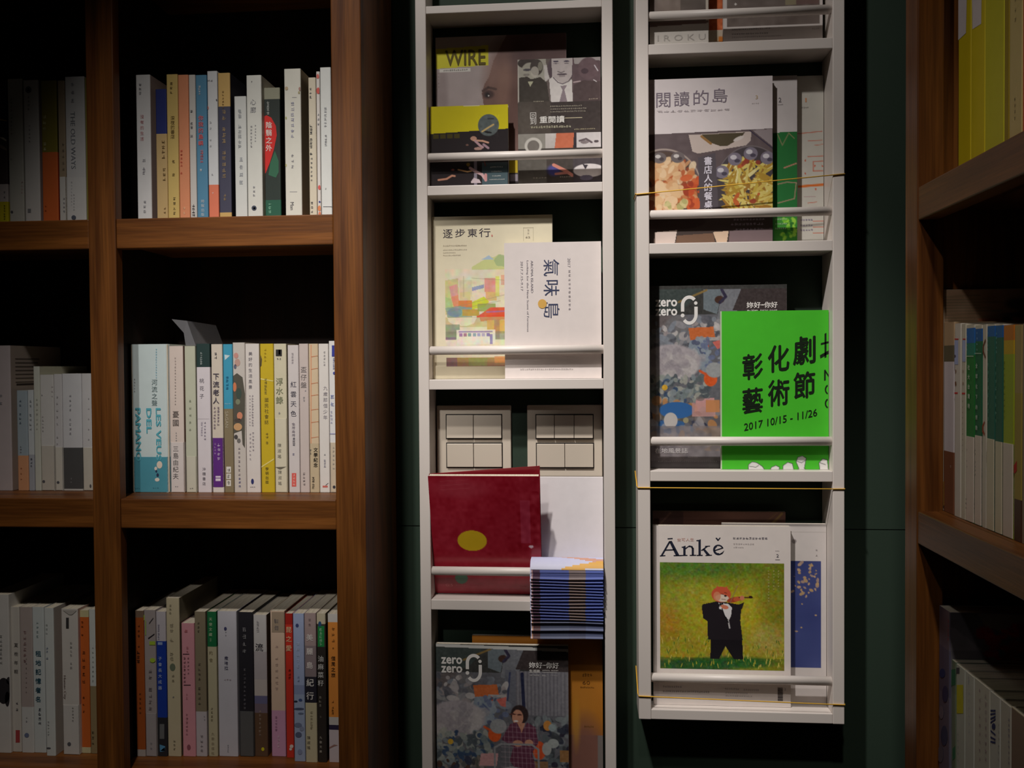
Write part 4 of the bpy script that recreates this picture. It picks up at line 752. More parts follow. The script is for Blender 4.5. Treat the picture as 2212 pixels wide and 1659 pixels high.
cv.rect(1119, 292, 1298, yb, (74, 68, 64)); cv.rect(1119, 292, 1178, 325, (150, 146, 138)); cv.ell(1152, 318, 19, 18, (206, 202, 194)); cv.ell(1152, 319, 13, 13, (124, 118, 112)); cv.grad(1178, 292, 1202, 325, (206, 200, 196), (190, 184, 180)); cv.poly([(1202, 292), (1240, 292), (1238, 325), (1198, 325)], (204, 116, 86)); cv.rect(1240, 292, 1246, 325, (60, 54, 60)); cv.rect(1246, 292, 1298, 325, (210, 204, 204)); cv.line([(1252, 310), (1266, 306), (1278, 314)], 4, (104, 92, 96)); cv.ell(1288, 312, 5, 3, (90, 80, 84)); cv.ell(1263, 313, 9, 4, (120, 108, 110), .8)
cv.rect(1119, 345, 1180, yb, (96, 92, 86)); cv.ell(1196, 374, 14, 12, (80, 80, 150), .9, 0, .6); cv.line([(1196, 362), (1222, 376), (1236, 386)], 7, (206, 136, 120)); cv.line([(1200, 382), (1226, 380)], 5, (196, 128, 116)); cv.rect(1238, 346, 1298, yb, (76, 70, 74)); cv.ell(1272, 376, 34, 15, (214, 208, 208)); cv.poly([(1258, 362), (1270, 364), (1264, 374)], (60, 54, 62)); cv.ell(1266, 392, 14, 6, (110, 104, 122)); cv.noise(5, 3)
mag('magazine with three men in suits above a dark title block, beside the yellow-topped booklet', 'magazine', zsh, 1119, 126, 1298, YM, .006, cv,
    [('h', '回', 1152, 251, 13, LT, 13), ('h', '到', 1152, 264, 13, LT, 13), ('h', '重閱讀', 1193, 261, 15, LT, 54, .01), ('q', 1221, 258, 1258, 259.2, (226, 214, 180)), ('f', 16, 1146, 1234, 277, 5, (206, 200, 172)), ('f', 18, 1189, 1258, 232, 2.6, (186, 178, 160)), ('f', 18, 1189, 1268, 238, 2.6, (186, 178, 160)), ('f', 18, 1189, 1266, 244, 2.6, (186, 178, 160)), ('f', 12, 1240, 1286, 284, 2.4, (196, 184, 150)), ('f', 6, 1152, 1176, 220, 2.2, (190, 180, 160)), ('f', 5, 1272, 1292, 218, 2.2, (206, 190, 170)), ('f', 5, 1150, 1180, 390, 2.4, (180, 174, 160)), ('f', 6, 1208, 1236, 389, 2.4, (180, 174, 160))], ybot=yb, m=M_GLOSS)
cv = Cv(927, 228, 1098, yb, 1.1, (44, 38, 40))
cv.rect(927, 228, 1098, 289, (214, 200, 30), 1, -.042); cv.rect(1000, 226, 1036, 229.6, (232, 226, 170))
cv.ell(1055, 273, 23, 24.5, (96, 104, 104), 1, 0, .05); cv.noise(4, 6, box=(1032, 248, 1079, 299)); cv.line([(1041, 287), (1054, 279), (1066, 272)], 3.4, (206, 176, 116)); cv.ell(1054, 289, 9, 2.4, (40, 38, 40), 1, .2); cv.ell(1060, 259, 8, 2, (62, 64, 68))
for k in range(4): cv.rect(933 + k * 15.5, 290, 945 + k * 15.5, 300, (78, 70, 30))
SK = (206, 158, 134)
cv.ell(1022, 302, 7, 5, SK, .9); cv.line([(1022, 306), (1042, 308), (1054, 312)], 4, SK); cv.line([(1026, 308), (1036, 318), (1042, 322)], 5, (186, 150, 156)); cv.line([(1044, 316), (1054, 324)], 5, (170, 140, 150)); cv.ell(1032, 325, 9, 3.4, (176, 140, 130)); cv.ell(1008, 316, 3, 2, (120, 90, 80)); cv.rect(1022, 340, 1029, yb, (150, 142, 156), .9)
cv.rect(1040, 357, 1096, yb, (74, 92, 98)); cv.line([(988, 371), (1008, 376), (1018, 374)], 3, (226, 176, 120)); cv.line([(1014, 368), (1026, 376), (1040, 383), (1046, 392)], 6, (214, 176, 178)); cv.line([(1048, 384), (1048, 396)], 6, (206, 150, 150)); cv.poly([(1016, 398), (1022, 390), (1034, 394), (1038, 402), (1016, 402)], (206, 190, 196)); cv.line([(944, 393), (962, 391), (974, 384), (980, 385)], 4, (196, 140, 116)); cv.ell(976, 371, 4, 2, (170, 100, 90)); cv.line([(1044, 350), (1048, 364)], 2, (130, 60, 50)); cv.ell(1010, 360, 4, 4, (150, 120, 30))
mag('small booklet, yellow above and black with dancers below, a round grey sticker on it', 'booklet', zsh, 930, 228, 1098, YF, .008, cv,
    [('f', 8, 1058, 1086, 367, 2.6, (196, 200, 196)), ('f', 7, 1060, 1084, 377, 2.6, (196, 200, 196)), ('f', 7, 1062, 1082, 387, 2.6, (196, 200, 196)), ('f', 14, 1056, 1090, 395, 2, (206, 206, 200))], ybot=yb, m=M_GLOSS, name='booklet')

# --- rack 1, second shelf
zsh = ZA[3]; yb = bottom_px(zsh, 1062, YM)
cv = Cv(931, 466, 1194, yb, 1.2, (226, 216, 188))
x0, y0, x1, y1 = 959, 548, 1096, 792
W0 = [(226, 206, 150), (196, 196, 120), (214, 156, 120), (170, 190, 150), (206, 206, 190), (226, 180, 120)]
cv.poly([(1018, 576), (1046, 560), (1056, 553), (1066, 556), (1078, 549), (1096, 560), (1096, 582), (1018, 582)], (196, 204, 128), .8); cv.poly([(1040, 560), (1056, 551), (1066, 560)], (170, 190, 206)); cv.poly([(1066, 562), (1078, 549), (1090, 552), (1090, 576), (1072, 574)], (160, 180, 130), .8)
cv.poly([(959, 604), (988, 600), (990, 660), (959, 680)], (206, 200, 140)); cv.poly([(968, 618), (986, 612), (988, 640), (972, 640)], (220, 160, 150)); cv.rect(990, 604, 1018, 640, (216, 206, 170)); cv.poly([(1018, 620), (1044, 614), (1044, 622), (1018, 628)], (150, 160, 190)); cv.rect(1046, 600, 1070, 630, (222, 156, 140)); cv.rect(1048, 630, 1072, 650, (226, 180, 120)); cv.rect(1070, 596, 1078, 640, (220, 214, 120)); cv.rect(1082, 594, 1096, 616, (224, 170, 150)); cv.rect(990, 630, 1014, 650, (214, 208, 150)); cv.poly([(972, 640), (988, 636), (990, 662), (978, 664)], (222, 150, 110)); cv.rect(988, 648, 1018, 666, (216, 140, 70)); cv.poly([(1018, 652), (1044, 640), (1056, 652), (1044, 664), (1018, 668)], (204, 214, 60)); cv.poly([(959, 640), (972, 644), (976, 664), (959, 668)], (180, 196, 130)); cv.poly([(959, 664), (986, 660), (1018, 664), (1018, 684), (964, 686)], (150, 170, 150)); cv.ell(980, 674, 16, 10, (126, 150, 160)); cv.rect(996, 668, 1034, 682, (190, 160, 70)); cv.rect(1030, 655, 1070, 672, (150, 160, 80), .8)
cv.poly([(1034, 680), (1058, 664), (1096, 664), (1096, 690), (1036, 694)], (222, 92, 60)); cv.line([(1050, 674), (1096, 672)], 3, (176, 110, 150)); cv.line([(1030, 684), (1096, 682)], 4, (226, 80, 50)); cv.rect(959, 684, 1096, 706, (190, 176, 120), .6); cv.poly([(964, 686), (1028, 686), (1022, 698), (1004, 704), (980, 702), (966, 694)], (226, 216, 190)); cv.rect(959, 700, 990, 732, (150, 160, 130)); cv.rect(1050, 692, 1096, 720, (214, 176, 96)); cv.rect(1066, 690, 1078, 732, (176, 130, 110), .7); cv.rect(959, 716, 1096, 734, (130, 140, 110), .6)
cv.rect(983, 712, 1068, 744, (230, 222, 204)); cv.rect(988, 714, 1062, 718, (150, 130, 170), .8)
for k in range(7): cv.rect(989 + k * 10, 719, 996 + k * 10, 727, [(150, 110, 150), (160, 96, 130), (110, 140, 150), (120, 160, 160), (150, 150, 190), (170, 160, 190), (120, 100, 170)][k], .8)
cv.rect(1056, 722, 1062, 746, (120, 100, 170), .7); cv.rect(959, 732, 984, 748, (226, 212, 190)); cv.rect(959, 728, 982, 734, (130, 90, 130), .6); cv.rect(983, 744, 1096, 750, (226, 214, 190)); cv.grad(960, 772, 1092, 792, (176, 150, 90), (150, 110, 90)); cv.rect(960, 772, 985, 792, (130, 96, 110), .7); cv.rect(1010, 774, 1050, 790, (140, 160, 90), .6); cv.rect(1066, 770, 1096, 784, (224, 150, 90), .7); cv.noise(9, 7, mono=False, box=(959, 580, 1096, 748)); cv.noise(4, 4, mono=False, box=(959, 600, 1096, 792))
for a, b in (((965, 666), (1094, 636)), ((962, 672), (1080, 650)), ((1000, 596), (1000, 640)), ((1018, 600), (1096, 606))): cv.line([a, b], .9, (150, 140, 110), .6)
mag('cream magazine with a watercolour townscape, half covered by a white booklet', 'magazine', zsh, 934, 466, 1194, YM, .009, cv,
    [('h', '逐', 966, 503, 19, (66, 60, 70), 21), ('h', '步', 993, 502, 18, (66, 60, 70), 22), ('h', '東', 1020, 502, 18, (66, 60, 70), 21), ('h', '行', 1047, 502, 19, (66, 60, 70), 25), ('d', 1063, 509, 1.6, 2.4, (206, 130, 120)), ('f', 16, 955, 1007, 529, 3, (176, 164, 144)), ('f', 16, 955, 1008, 538, 2.4, (166, 156, 140)), ('f', 9, 955, 983, 544, 2.4, (166, 156, 140)), ('f', 12, 955, 994, 550, 2.4, (166, 156, 140)), ('q', 1131, 493, 1153, 493.8, (190, 180, 156)), ('q', 1131, 493, 1131.8, 522, (190, 180, 156)), ('q', 1152.2, 493, 1153, 522, (190, 180, 156)), ('c', '##', 1142, 496, 508, 5, (196, 188, 170)), ('h', '62', 1141, 514, 4, (150, 140, 126), 10)], ybot=yb, arch=.0)
cv = Cv(1090, 523, 1299, bottom_px(zsh, 1194, YF), 2.5, (224, 214, 210))
NV = (62, 68, 96)
def aroma(i):
    i.t('氣', 1192, 578, 34, NV, 36, .0, -90); i.t('味', 1192, 622, 34, NV, 34, .0, -90); i.t('島', 1192, 670, 34, NV, 34, .0, -90)
    i.disc(1172, 656, 9.5, 10, (214, 168, 88), dy=.0002)
    i.t('AROMA ISLAND', 1150, 597, 5.2, (132, 126, 134), 70, 0, -90); i.t('Looking for the New Scent of Formosa', 1140, 639, 5.4, (132, 126, 134), 154, 0, -90); i.t('2017.7.15-9.17', 1128, 595, 5, (140, 134, 140), 64, 0, -90)
    i.t('2017', 1230, 568, 6, (150, 144, 150), 20, 0, -90); i.col('##########', 1231, 582, 672, 6, (160, 152, 156))
    i.row(26, 1123, 1238, 798, 3.2, (170, 162, 160))
mag('plain white booklet with its blue title turned sideways and one yellow dot', 'booklet', zsh, 1090, 523, 1299, YF, .008, cv, [aroma], ybot=820, name='booklet')

# --- rack 1, third shelf: white sheet, red book leaning out, blue leaflets
zsh = ZA[4]
def board():
    Y = 1.4005; a, b = U(1140, 1160, Y), U(1304, 1160, Y); zt = U(1230, 1030, Y).z
    t = MB(); w = (b.x - a.x - .001) / 2
    t.box(-w, w, 0, .003, 0, zt - zsh - .0004, (232, 226, 228)); o = t.build('blank_card', M_PRINT, bevel=.0006)
    o.location = ((a.x + b.x) / 2, Y, zsh + .0004); o['label'] = 'blank white card standing under the right-hand switch, behind the blue leaflets'; o['category'] = 'card'
board()
def redbook():
    Yb = 1.3945; a, b = U(937.5, 1285, Yb), U(1171, 1285, Yb); a.x = max(a.x, XA[1] + .0006); w = b.x - a.x
    ang = .295
    zbase = zsh + .0012
    # height from the top edge row in the photograph
    s = .2
    for _ in range(30):
        p = Vector(((a.x + b.x) / 2, Yb - s * math.sin(ang), zbase + s * math.cos(ang)))
        v = ROWS @ np.array(p - CAM); py = PCY + F_PX * v[1] / v[2]
        s += (py - 1029) * .0004
    h = s
    t = thing('book', 'red glossy book with a yellow oval, leaning out over the rail bar under the switches', 'book', ((a.x + b.x) / 2, Yb, zbase), None, (ang, 0, 0))
    cv = Cv(934, 1029, 1171, 1287, 1.6, (152, 30, 46)); cv.noise(22, 5); cv.noise(6, 4)
    cv.rect(1128, 1080, 1150, 1172, (176, 70, 96), .5); cv.noise(8, 8, box=(1120, 1060, 1168, 1180)); cv.ell(1022, 1168, 32, 22.5, (206, 170, 36), 1, 0, .03); cv.ell(994, 1252, 14, 13, (70, 110, 84), 1, 0, .05); cv.ell(1150, 1180, 5, 3, (226, 190, 200)); cv.ell(1000, 1055, 60, 20, (168, 66, 78), .5, 0, .8)
    for k in range(3): cv.line([(960, 1040 + k * 9), (1020, 1036 + k * 9)], 1.2, (170, 70, 80), .6)
    grid_cover('cover', cv, w, h, .0012, t, M_GLOSS, (150, 30, 44))
    p = MB(); p.box(-w / 2 + .0015, w / 2 - .0012, .0013, .0092, .001, h - .0006, (214, 208, 200)); p.build('page_block', M_PAGE, t)
    bcv = MB(); x0_, x1_ = -w / 2, w / 2
    bcv.add([(x0_, .0095, 0), (x1_, .0095, 0), (x1_, .0200, h + .0085), (x0_, .0098, h - .0005), (x0_, .0103, 0), (x1_, .0103, 0), (x1_, .0208, h + .0085), (x0_, .0106, h - .0005)],
            [(0, 1, 2, 3), (7, 6, 5, 4), (0, 4, 5, 1), (1, 5, 6, 2), (2, 6, 7, 3), (3, 7, 4, 0)], (150, 30, 44))
    bcv.build('back_cover', M_GLOSS, t)
    def L(px, py): return (px - 934) / 237 * w - w / 2, h - (py - 1029) / 258 * h
    ink = Ink(L, w / 237, -.0004); texts(ink, [('h', 'G:5', 966, 1268, 6, (206, 130, 130), 16), ('f', 6, 980, 1002, 1268, 3.4, (196, 110, 116)), ('f', 8, 1010, 1040, 1269, 2, (176, 80, 90)), ('f', 5, 1122, 1138, 1270, 3, (190, 100, 106))])
    ink.build('cover_lettering', M_INK, t, kind='stuff')
redbook()
ZBAR3 = U(1040, 1234, BAR_Y).z
ORD = 'first second third fourth fifth sixth seventh eighth ninth tenth eleventh twelfth thirteenth fourteenth fifteenth sixteenth seventeenth eighteenth nineteenth twentieth'.split()
def leaflets():
    N = 20; tt = .00076
    x0, x1 = U(1149, 1290, BAR_Y).x, U(1303.6, 1290, BAR_Y).x; w = x1 - x0; xm = (x0 + x1) / 2
    ysteps = [1380, 1363, 1347] + [1347 - (i + 1) * 6.7 for i in range(N - 3)]
    cuts = [0, .012, .03, .13, .53, .76, 1.0]
    rr = random.Random(3)
    for i in range(N):
        r = BAR_R + .0014 + i * tt
        Yf = BAR_Y - r
        zb = U(1230, ysteps[i], Yf - .006).z
        path = []
        path.append((BAR_Y + r, ZBAR3 - .020)); 
        nar = 24
        for q in range(nar + 1):
            a = (math.pi if i < N - 2 else math.radians(170 if i == N - 2 else 158)) * q / nar; path.append((BAR_Y + r * math.cos(a), ZBAR3 + r * math.sin(a)))
        L = ZBAR3 - zb if i < N - 3 else 0
        n = 5
        for q in range(1, n + 1 if L else 0):
            s = q / n; path.append((Yf - .05 * L * s - .0005, ZBAR3 - (L - .003) * s))
        yl, zl = path[-1]
        if L: path += [(yl - .0009, zl - .0012), (yl - .0030, zl - .0022)]
        t_ = .0006
        dx = rr.uniform(-.0016, .0002); b = MB()
        th = []
        for q in range(len(path)):
            p0 = path[max(0, q - 1)]; p1 = path[min(len(path) - 1, q + 1)]; d = (p1[0] - p0[0], p1[1] - p0[1]); l = math.hypot(*d) or 1
            th.append((d[1] / l, -d[0] / l))
        # outward side is the left of travel over the bar
        top = (i == N - 1)
        if top: cuts = [q / 40 for q in range(41)]
        for j in range(len(cuts) - 1):
            xa, xb = (cuts[j] - .5) * w + dx, (cuts[j + 1] - .5) * w + dx
            jj = min(5, j)
            face = [(196, 196, 226), (176, 140, 140), (74, 50, 72), (84, 96, 160), (126, 112, 112), (88, 104, 176)][jj]
            edge = [(226, 224, 236), (226, 190, 170), (206, 190, 196), (214, 216, 232), (232, 188, 120), (206, 216, 240)][jj]
            if i < 3: face = [(196, 196, 226), (206, 160, 130), (96, 70, 74), (92, 98, 122), (88, 92, 116), (96, 104, 136)][jj]
            if top:
                face = []
                for q in range(len(path) - 1):
                    u_ = (cuts[j] + cuts[j + 1]) / 2; s_ = q / (len(path) - 1)
                    cl = (178 + 30 * s_, 182 + 26 * s_, 228)
                    if u_ > .25 and abs(s_ - (.44 + .42 * (u_ - .25))) < .02 + .06 * u_: cl = (208, 158, 138)
                    if u_ > .42 and abs(s_ - (.96 - .22 * (u_ - .42))) < .02 + .16 * (u_ - .42): cl = (224, 172, 86)
                    face.append(cl)
            nq = len(path); vs = []
            for q in range(nq):
                wav = .0006 * math.sin(xa / w * 5 + i) * (q / nq)
                for x in (xa, xb):
                    vs.append((x, path[q][0], path[q][1] + .0007 * math.sin(x / w * 4 + i * .7) * (1 if q > nar + 2 else 0)))
            for q in range(nq):
                for x in (xa, xb):
                    vs.append((x, path[q][0] - th[q][0] * t_, path[q][1] - th[q][1] * t_ + .0007 * math.sin(x / w * 4 + i * .7) * (1 if q > nar + 2 else 0)))
            o = 2 * nq
            b.add(vs, [(2 * q, 2 * q + 1, 2 * q + 3, 2 * q + 2) for q in range(nq - 1)], face)
            b.add(vs, [(o + 2 * q, o + 2 * q + 2, o + 2 * q + 3, o + 2 * q + 1) for q in range(nq - 1)], (214, 214, 226))
            b.add(vs, [(2 * nq - 2, 2 * nq - 1, o + 2 * nq - 1, o + 2 * nq - 2)], edge)
            if j == 0: b.add(vs, [(2 * q, 2 * q + 2, o + 2 * q + 2, o + 2 * q) for q in range(nq - 1)], (206, 208, 232))
            if j == len(cuts) - 2: b.add(vs, [(2 * q + 1, o + 2 * q + 1, o + 2 * q + 3, 2 * q + 3) for q in range(nq - 1)], (206, 208, 232))
        b.v = [(x, y - BAR_Y, z - ZBAR3) for x, y, z in b.v]
        o = b.build('leaflet', M_PRINT); o.location = (xm, BAR_Y, ZBAR3)
        o['category'] = 'leaflet'; o['group'] = 'blue leaflets drooping over the rail bar'
        o['label'] = ('uppermost leaflet of the drooping blue bundle, pale with an orange swoosh' if top else
                      'lowest leaflet of the drooping blue bundle, hanging past the shelf with a grey-blue face' if i == 0 else
                      'blue leaflet with a white lower edge, %s from the top of the drooping bundle' % ORD[N - 1 - i])
leaflets()

# --- rack 1, bottom shelf
zsh = ZA[5]; yb = bottom_px(zsh, 1160, YM)
cv = Cv(1021, 1375, 1302, yb, 2.0, (176, 112, 34)); cv.noise(40, 4); cv.rect(1021, 1585, 1302, yb, (96, 74, 66)); cv.ell(1262, 1640, 46, 90, (128, 86, 74), .9, 0, .6); cv.rect(1290, 1585, 1302, yb, (120, 112, 108)); cv.ell(1245, 1560, 8, 50, (190, 140, 50), .6, 0, .9)
mag('ochre-covered magazine standing behind the lower grey one with the refuse heap', 'magazine', zsh, 1021, 1375, 1302, YM, .007, cv,
    [('f', 4, 1258, 1280, 1455, 7, (116, 76, 30)), ('h', '60', 1267, 1472, 8, (110, 70, 28), 16), ('f', 8, 1254, 1284, 1482, 3, (110, 70, 28)), ('f', 6, 1262, 1282, 1566, 3, (120, 80, 30))], ybot=yb)

GB = [(150, 148, 152), (120, 124, 132), (176, 170, 170), (104, 104, 112), (196, 190, 188), (134, 140, 150), (90, 92, 100), (160, 150, 150)]
def refuse(x, y, k, w=285, h=380, person=True):
    """cover art: a yard heaped with bags in front of a corrugated shutter; k scales the drawing, (x, y) is its corner"""
    cv = Cv(x, y, x + w * k, y + h * k, 1.15, (106, 106, 112))
    P = lambda a, b: (x + a * k, y + b * k)
    def R(a, b, c, d, col, al=1.0): cv.rect(x + a * k, y + b * k, x + c * k, y + d * k, col, al)
    def E(a, b, r1, r2, col, al=1.0, an=0.0, so=.12): cv.ell(x + a * k, y + b * k, r1 * k, r2 * k, col, al, an, so)
    def G(pts, col, al=1.0): cv.poly([P(*q) for q in pts], col, al)
    def Bl(n, box, s0, s1, pal, al=.9): cv.blobs(n, (x + box[0] * k, y + box[1] * k, x + box[2] * k, y + box[3] * k), s0 * k, s1 * k, pal, al)
    def Ln(pts, wd, col, al=1.0): cv.line([P(*q) for q in pts], wd * k, col, al)
    R(0, 0, w, 60, (66, 66, 64)); G([(0, 8), (110, 6), (70, 50), (0, 60)], (70, 78, 76)); G([(112, 8), (150, 8), (140, 60), (112, 50)], (116, 126, 132)); G([(150, 8), (190, 8), (176, 80), (140, 70)], (124, 126, 132)); Ln([(60, 34), (118, 10)], 4, (140, 116, 70)); E(145, 30, 10, 8, (76, 54, 46)); Ln([(150, 10), (158, 24), (146, 36)], 6, (60, 56, 76)); G([(190, 8), (w, 8), (w, 58), (172, 52)], (68, 60, 60))
    R(172, 56, w, 150, (132, 130, 136))
    for q in range(14): R(172 + q * 8, 56, 175 + q * 8, 152, (108, 106, 114), .8)
    R(150, 54, 172, 150, (112, 114, 124)); Ln([(160, 60), (152, 140)], 4, (70, 76, 104)); Ln([(186, 62), (190, 150)], 7, (44, 48, 74))
    E(30, 90, 34, 30, (110, 102, 102)); E(60, 88, 30, 26, (118, 116, 118)); E(24, 110, 30, 14, (150, 150, 150)); E(50, 116, 30, 18, (128, 132, 132))
    Bl(70, (0, 70, 150, 130), 4, 12, GB); G([(80, 88), (132, 86), (136, 110), (84, 114)], (206, 112, 64)); R(112, 108, 152, 114, (176, 170, 168)); E(116, 122, 7, 12, (210, 90, 60)); G([(130, 118), (152, 112), (150, 134), (140, 132)], (206, 110, 100)); G([(84, 114), (118, 110), (128, 168), (96, 176), (76, 140)], (140, 152, 164)); Ln([(100, 128), (124, 150)], 3, (90, 104, 140)); Bl(30, (90, 110, 150, 180), 3, 8, [(110, 120, 150), (150, 160, 170), (90, 96, 120)])
    E(44, 160, 62, 38, (176, 168, 172)); E(60, 168, 40, 26, (190, 184, 184)); E(26, 176, 38, 26, (166, 158, 162)); Bl(50, (0, 140, 110, 200), 4, 12, [(176, 168, 170), (160, 152, 158), (190, 184, 182), (146, 140, 146)], .5)
    Bl(170, (0, 190, 120, 262), 3, 9, [(120, 132, 132), (150, 156, 150), (100, 110, 112), (170, 170, 160), (84, 92, 98), (136, 146, 150), (60, 80, 110)]); E(30, 212, 6, 6, (216, 170, 60)); E(126, 194, 14, 16, (222, 96, 48)); Ln([(104, 178), (118, 186)], 5, (216, 96, 56)); E(134, 176, 18, 16, (160, 162, 164))
    Bl(130, (0, 250, 110, 330), 3, 10, [(96, 96, 92), (66, 66, 72), (130, 120, 110), (60, 64, 84), (150, 140, 136), (84, 60, 50)]); G([(96, 236), (134, 234), (130, 262), (92, 262)], (206, 156, 156)); Bl(160, (200, 156, w, 300), 4, 11, [(70, 74, 78), (56, 60, 74), (96, 104, 108), (130, 138, 140), (50, 46, 60), (110, 110, 116)]); E(240, 172, 9, 11, (206, 140, 70)); E(250, 176, 8, 8, (150, 164, 166)); E(222, 226, 14, 20, (216, 90, 50)); E(238, 222, 10, 14, (170, 172, 170)); E(252, 210, 12, 10, (166, 172, 170)); R(266, 224, w, 250, (150, 110, 70)); R(204, 250, 240, 280, (140, 106, 76)); R(246, 262, 280, 280, (180, 150, 130))
    E(40, 300, 50, 20, (60, 100, 150)); E(30, 322, 16, 15, (190, 186, 184)); E(70, 330, 6, 6, (150, 146, 120)); R(112, 296, 190, 345, (160, 120, 76)); Bl(60, (0, 318, w, 380), 5, 14, [(130, 124, 124), (150, 146, 148), (110, 104, 104), (96, 98, 104), (84, 84, 92)], .8)
    if person:
        E(180, 150, 19, 21, (58, 46, 46)); E(176, 156, 12, 17, (206, 148, 122)); Ln([(176, 170), (182, 186)], 10, (200, 144, 118)); G([(160, 170), (174, 166), (184, 186), (196, 166), (214, 176), (220, 210), (206, 232), (214, 262), (200, 272), (172, 270), (158, 250), (166, 220), (140, 204)], (106, 58, 78))
        for q in range(9): Ln([(146 + q * 9, 168), (150 + q * 9, 270)], 1.6, (190, 170, 176), .35); Ln([(140, 176 + q * 11), (218, 178 + q * 11)], 1.6, (190, 170, 176), .35)
        G([(178, 168), (192, 168), (184, 190)], (202, 146, 120)); E(176, 212, 11, 7, (206, 150, 124)); E(200, 210, 9, 7, (206, 150, 124)); Ln([(126, 330), (126, 222), (140, 214), (206, 214), (220, 224), (222, 330)], 4, (150, 150, 152)); G([(124, 272), (160, 262), (206, 268), (200, 300), (128, 300)], (176, 172, 176)); E(165, 149, 8, 1.6, (96, 60, 54)); E(180, 150, 6, 1.5, (96, 60, 54)); E(172, 164, 5, 2, (236, 226, 220))
    cv.noise(3.2, 5)
    return cv
def zerologo(x, y, k):
    X = lambda a: x + a * k
    Yv = lambda b: y + b * k
    wht = (238, 234, 230)
    def f(i):
        i.t('zero', X(34), Yv(36), 15 * k, wht, 46 * k, .02); i.t('zero', X(34), Yv(55), 15 * k, wht, 46 * k, .02)
        def arc(cx, cy, rx, ry, a0, a1, wd):
            o = []; n = 14
            for q in range(n + 1):
                a = math.radians(a0 + (a1 - a0) * q / n); o.append((cx + (rx + wd / 2) * math.cos(a), cy + (ry + wd / 2) * math.sin(a)))
            for q in range(n, -1, -1):
                a = math.radians(a0 + (a1 - a0) * q / n); o.append((cx + (rx - wd / 2) * math.cos(a), cy + (ry - wd / 2) * math.sin(a)))
            for q in range(n):
                i.pg([(X(o[q][0]), Yv(o[q][1])), (X(o[q + 1][0]), Yv(o[q + 1][1])), (X(o[2 * n - q][0]), Yv(o[2 * n - q][1])), (X(o[2 * n + 1 - q][0]), Yv(o[2 * n + 1 - q][1]))], wht)
        arc(82, 40, 14, 16, 180, 320, 7); i.pg([(X(64.5), Yv(40)), (X(71.5), Yv(40)), (X(71.5), Yv(54)), (X(64.5), Yv(54))], wht); i.disc(X(68), Yv(62), 4 * k, 4 * k, wht)
        arc(82, 60, 14, 18, 0, 140, 7); i.pg([(X(92.5), Yv(44)), (X(99.5), Yv(44)), (X(99.5), Yv(60)), (X(92.5), Yv(60))], wht); i.disc(X(95.5), Yv(36.5), 3.6 * k, 3.6 * k, wht)
        for q, ch in enumerate('妳好'): i.t(ch, X(208 + q * 15), Yv(42), 13 * k, wht, 14 * k, .012)
        i.rect(X(231), Yv(41), X(237), Yv(43), wht)
        for q, ch in enumerate('你好'): i.t(ch, X(244 + q * 14), Yv(42), 13 * k, wht, 13.5 * k, .012)
        i.t('生活誌', X(213), Yv(55), 7 * k, wht, 23 * k, .01); i.row(6, X(229), X(246), Yv(53), 2.4 * k, wht); i.row(5, X(248), X(264), Yv(53), 2.4 * k, wht); i.rect(X(229), Yv(57), X(262), Yv(57.6), wht)
        i.row(7, X(202), X(224), Yv(64), 3 * k, (206, 202, 200)); i.t('No.', X(234), Yv(64), 3.4 * k, (220, 216, 214), 9 * k); i.row(4, X(246), X(262), Yv(64), 2 * k, (176, 172, 172))
    return f
yb = bottom_px(zsh, 1085, YF)
cv = refuse(943, 1393, 1.0, 285, yb - 1393); cv.rect(943, 1393, 1228, 1399.5, (206, 206, 202), 1, .022)
mag('grey magazine showing a plaid-shirted person before a refuse heap', 'magazine', zsh, 943, 1393, 1228, YF, .008, cv, [zerologo(943, 1393, 1.0)], ybot=1659, m=M_GLOSS)

# --- rack 2, top shelf
zsh = ZB[1]; yb = bottom_px(zsh, 1590, YM)
cv = Cv(1403, -210, 1530, yb, 1.6, (120, 108, 102)); cv.ell(1455, 0, 44, 50, (150, 134, 124), .8, 0, .8); cv.rect(1470, -60, 1530, 40, (96, 86, 80), .7); cv.noise(10, 6); cv.rect(1524, -210, 1530, yb, (196, 186, 172)); cv.rect(1403, 48, 1530, 62, (120, 96, 90)); cv.rect(1403, 58, 1530, yb, (206, 200, 192), 1, -.03)
mag('magazine with a pale foot strip, leftmost on the topmost shelf of the cord-wrapped rack', 'magazine', zsh, 1403, -210, 1530, YF, .006, cv, [('h', 'I R O K U', 1472, 84, 13, (176, 170, 164), 104)], ybot=yb)
cv = Cv(1500, -230, 1590, yb, 1.6, (196, 180, 160)); cv.rect(1532, -230, 1562, 58, (190, 92, 44)); cv.noise(6, 14, box=(1532, -200, 1562, 58)); cv.ell(1556, 84, 14, 12, (206, 120, 40), 1, 0, .3); cv.rect(1532, 60, 1552, yb, (176, 164, 140), .8)
mag('magazine showing only an orange-brown strip between its two neighbours at the top', 'magazine', zsh, 1500, -230, 1590, YBK, .006, cv, ybot=yb)
cv = Cv(1562, -220, 1777, yb, 1.8, (206, 198, 194)); cv.rect(1571, -220, 1770, 58, (110, 98, 92)); cv.noise(12, 8, box=(1571, -220, 1770, 58)); cv.ell(1589, 8, 2.4, 2.4, (226, 220, 214)); cv.rect(1696, -30, 1720, 14, (150, 140, 110), .8); cv.rect(1720, -30, 1768, 14, (110, 84, 80), .8)
mag('white-bordered magazine with three lines of fine print, widest on the topmost shelf of its rack', 'magazine', zsh, 1562, -220, 1777, YM, .007, cv,
    [('f', 18, 1580, 1664, 64, 3, (130, 120, 124)), ('f', 16, 1580, 1660, 74, 3, (130, 120, 124)), ('f', 24, 1580, 1688, 77 + 4, 2.4, (150, 140, 140)), ('f', 4, 1754, 1770, 68, 3, (150, 140, 140))], ybot=yb)

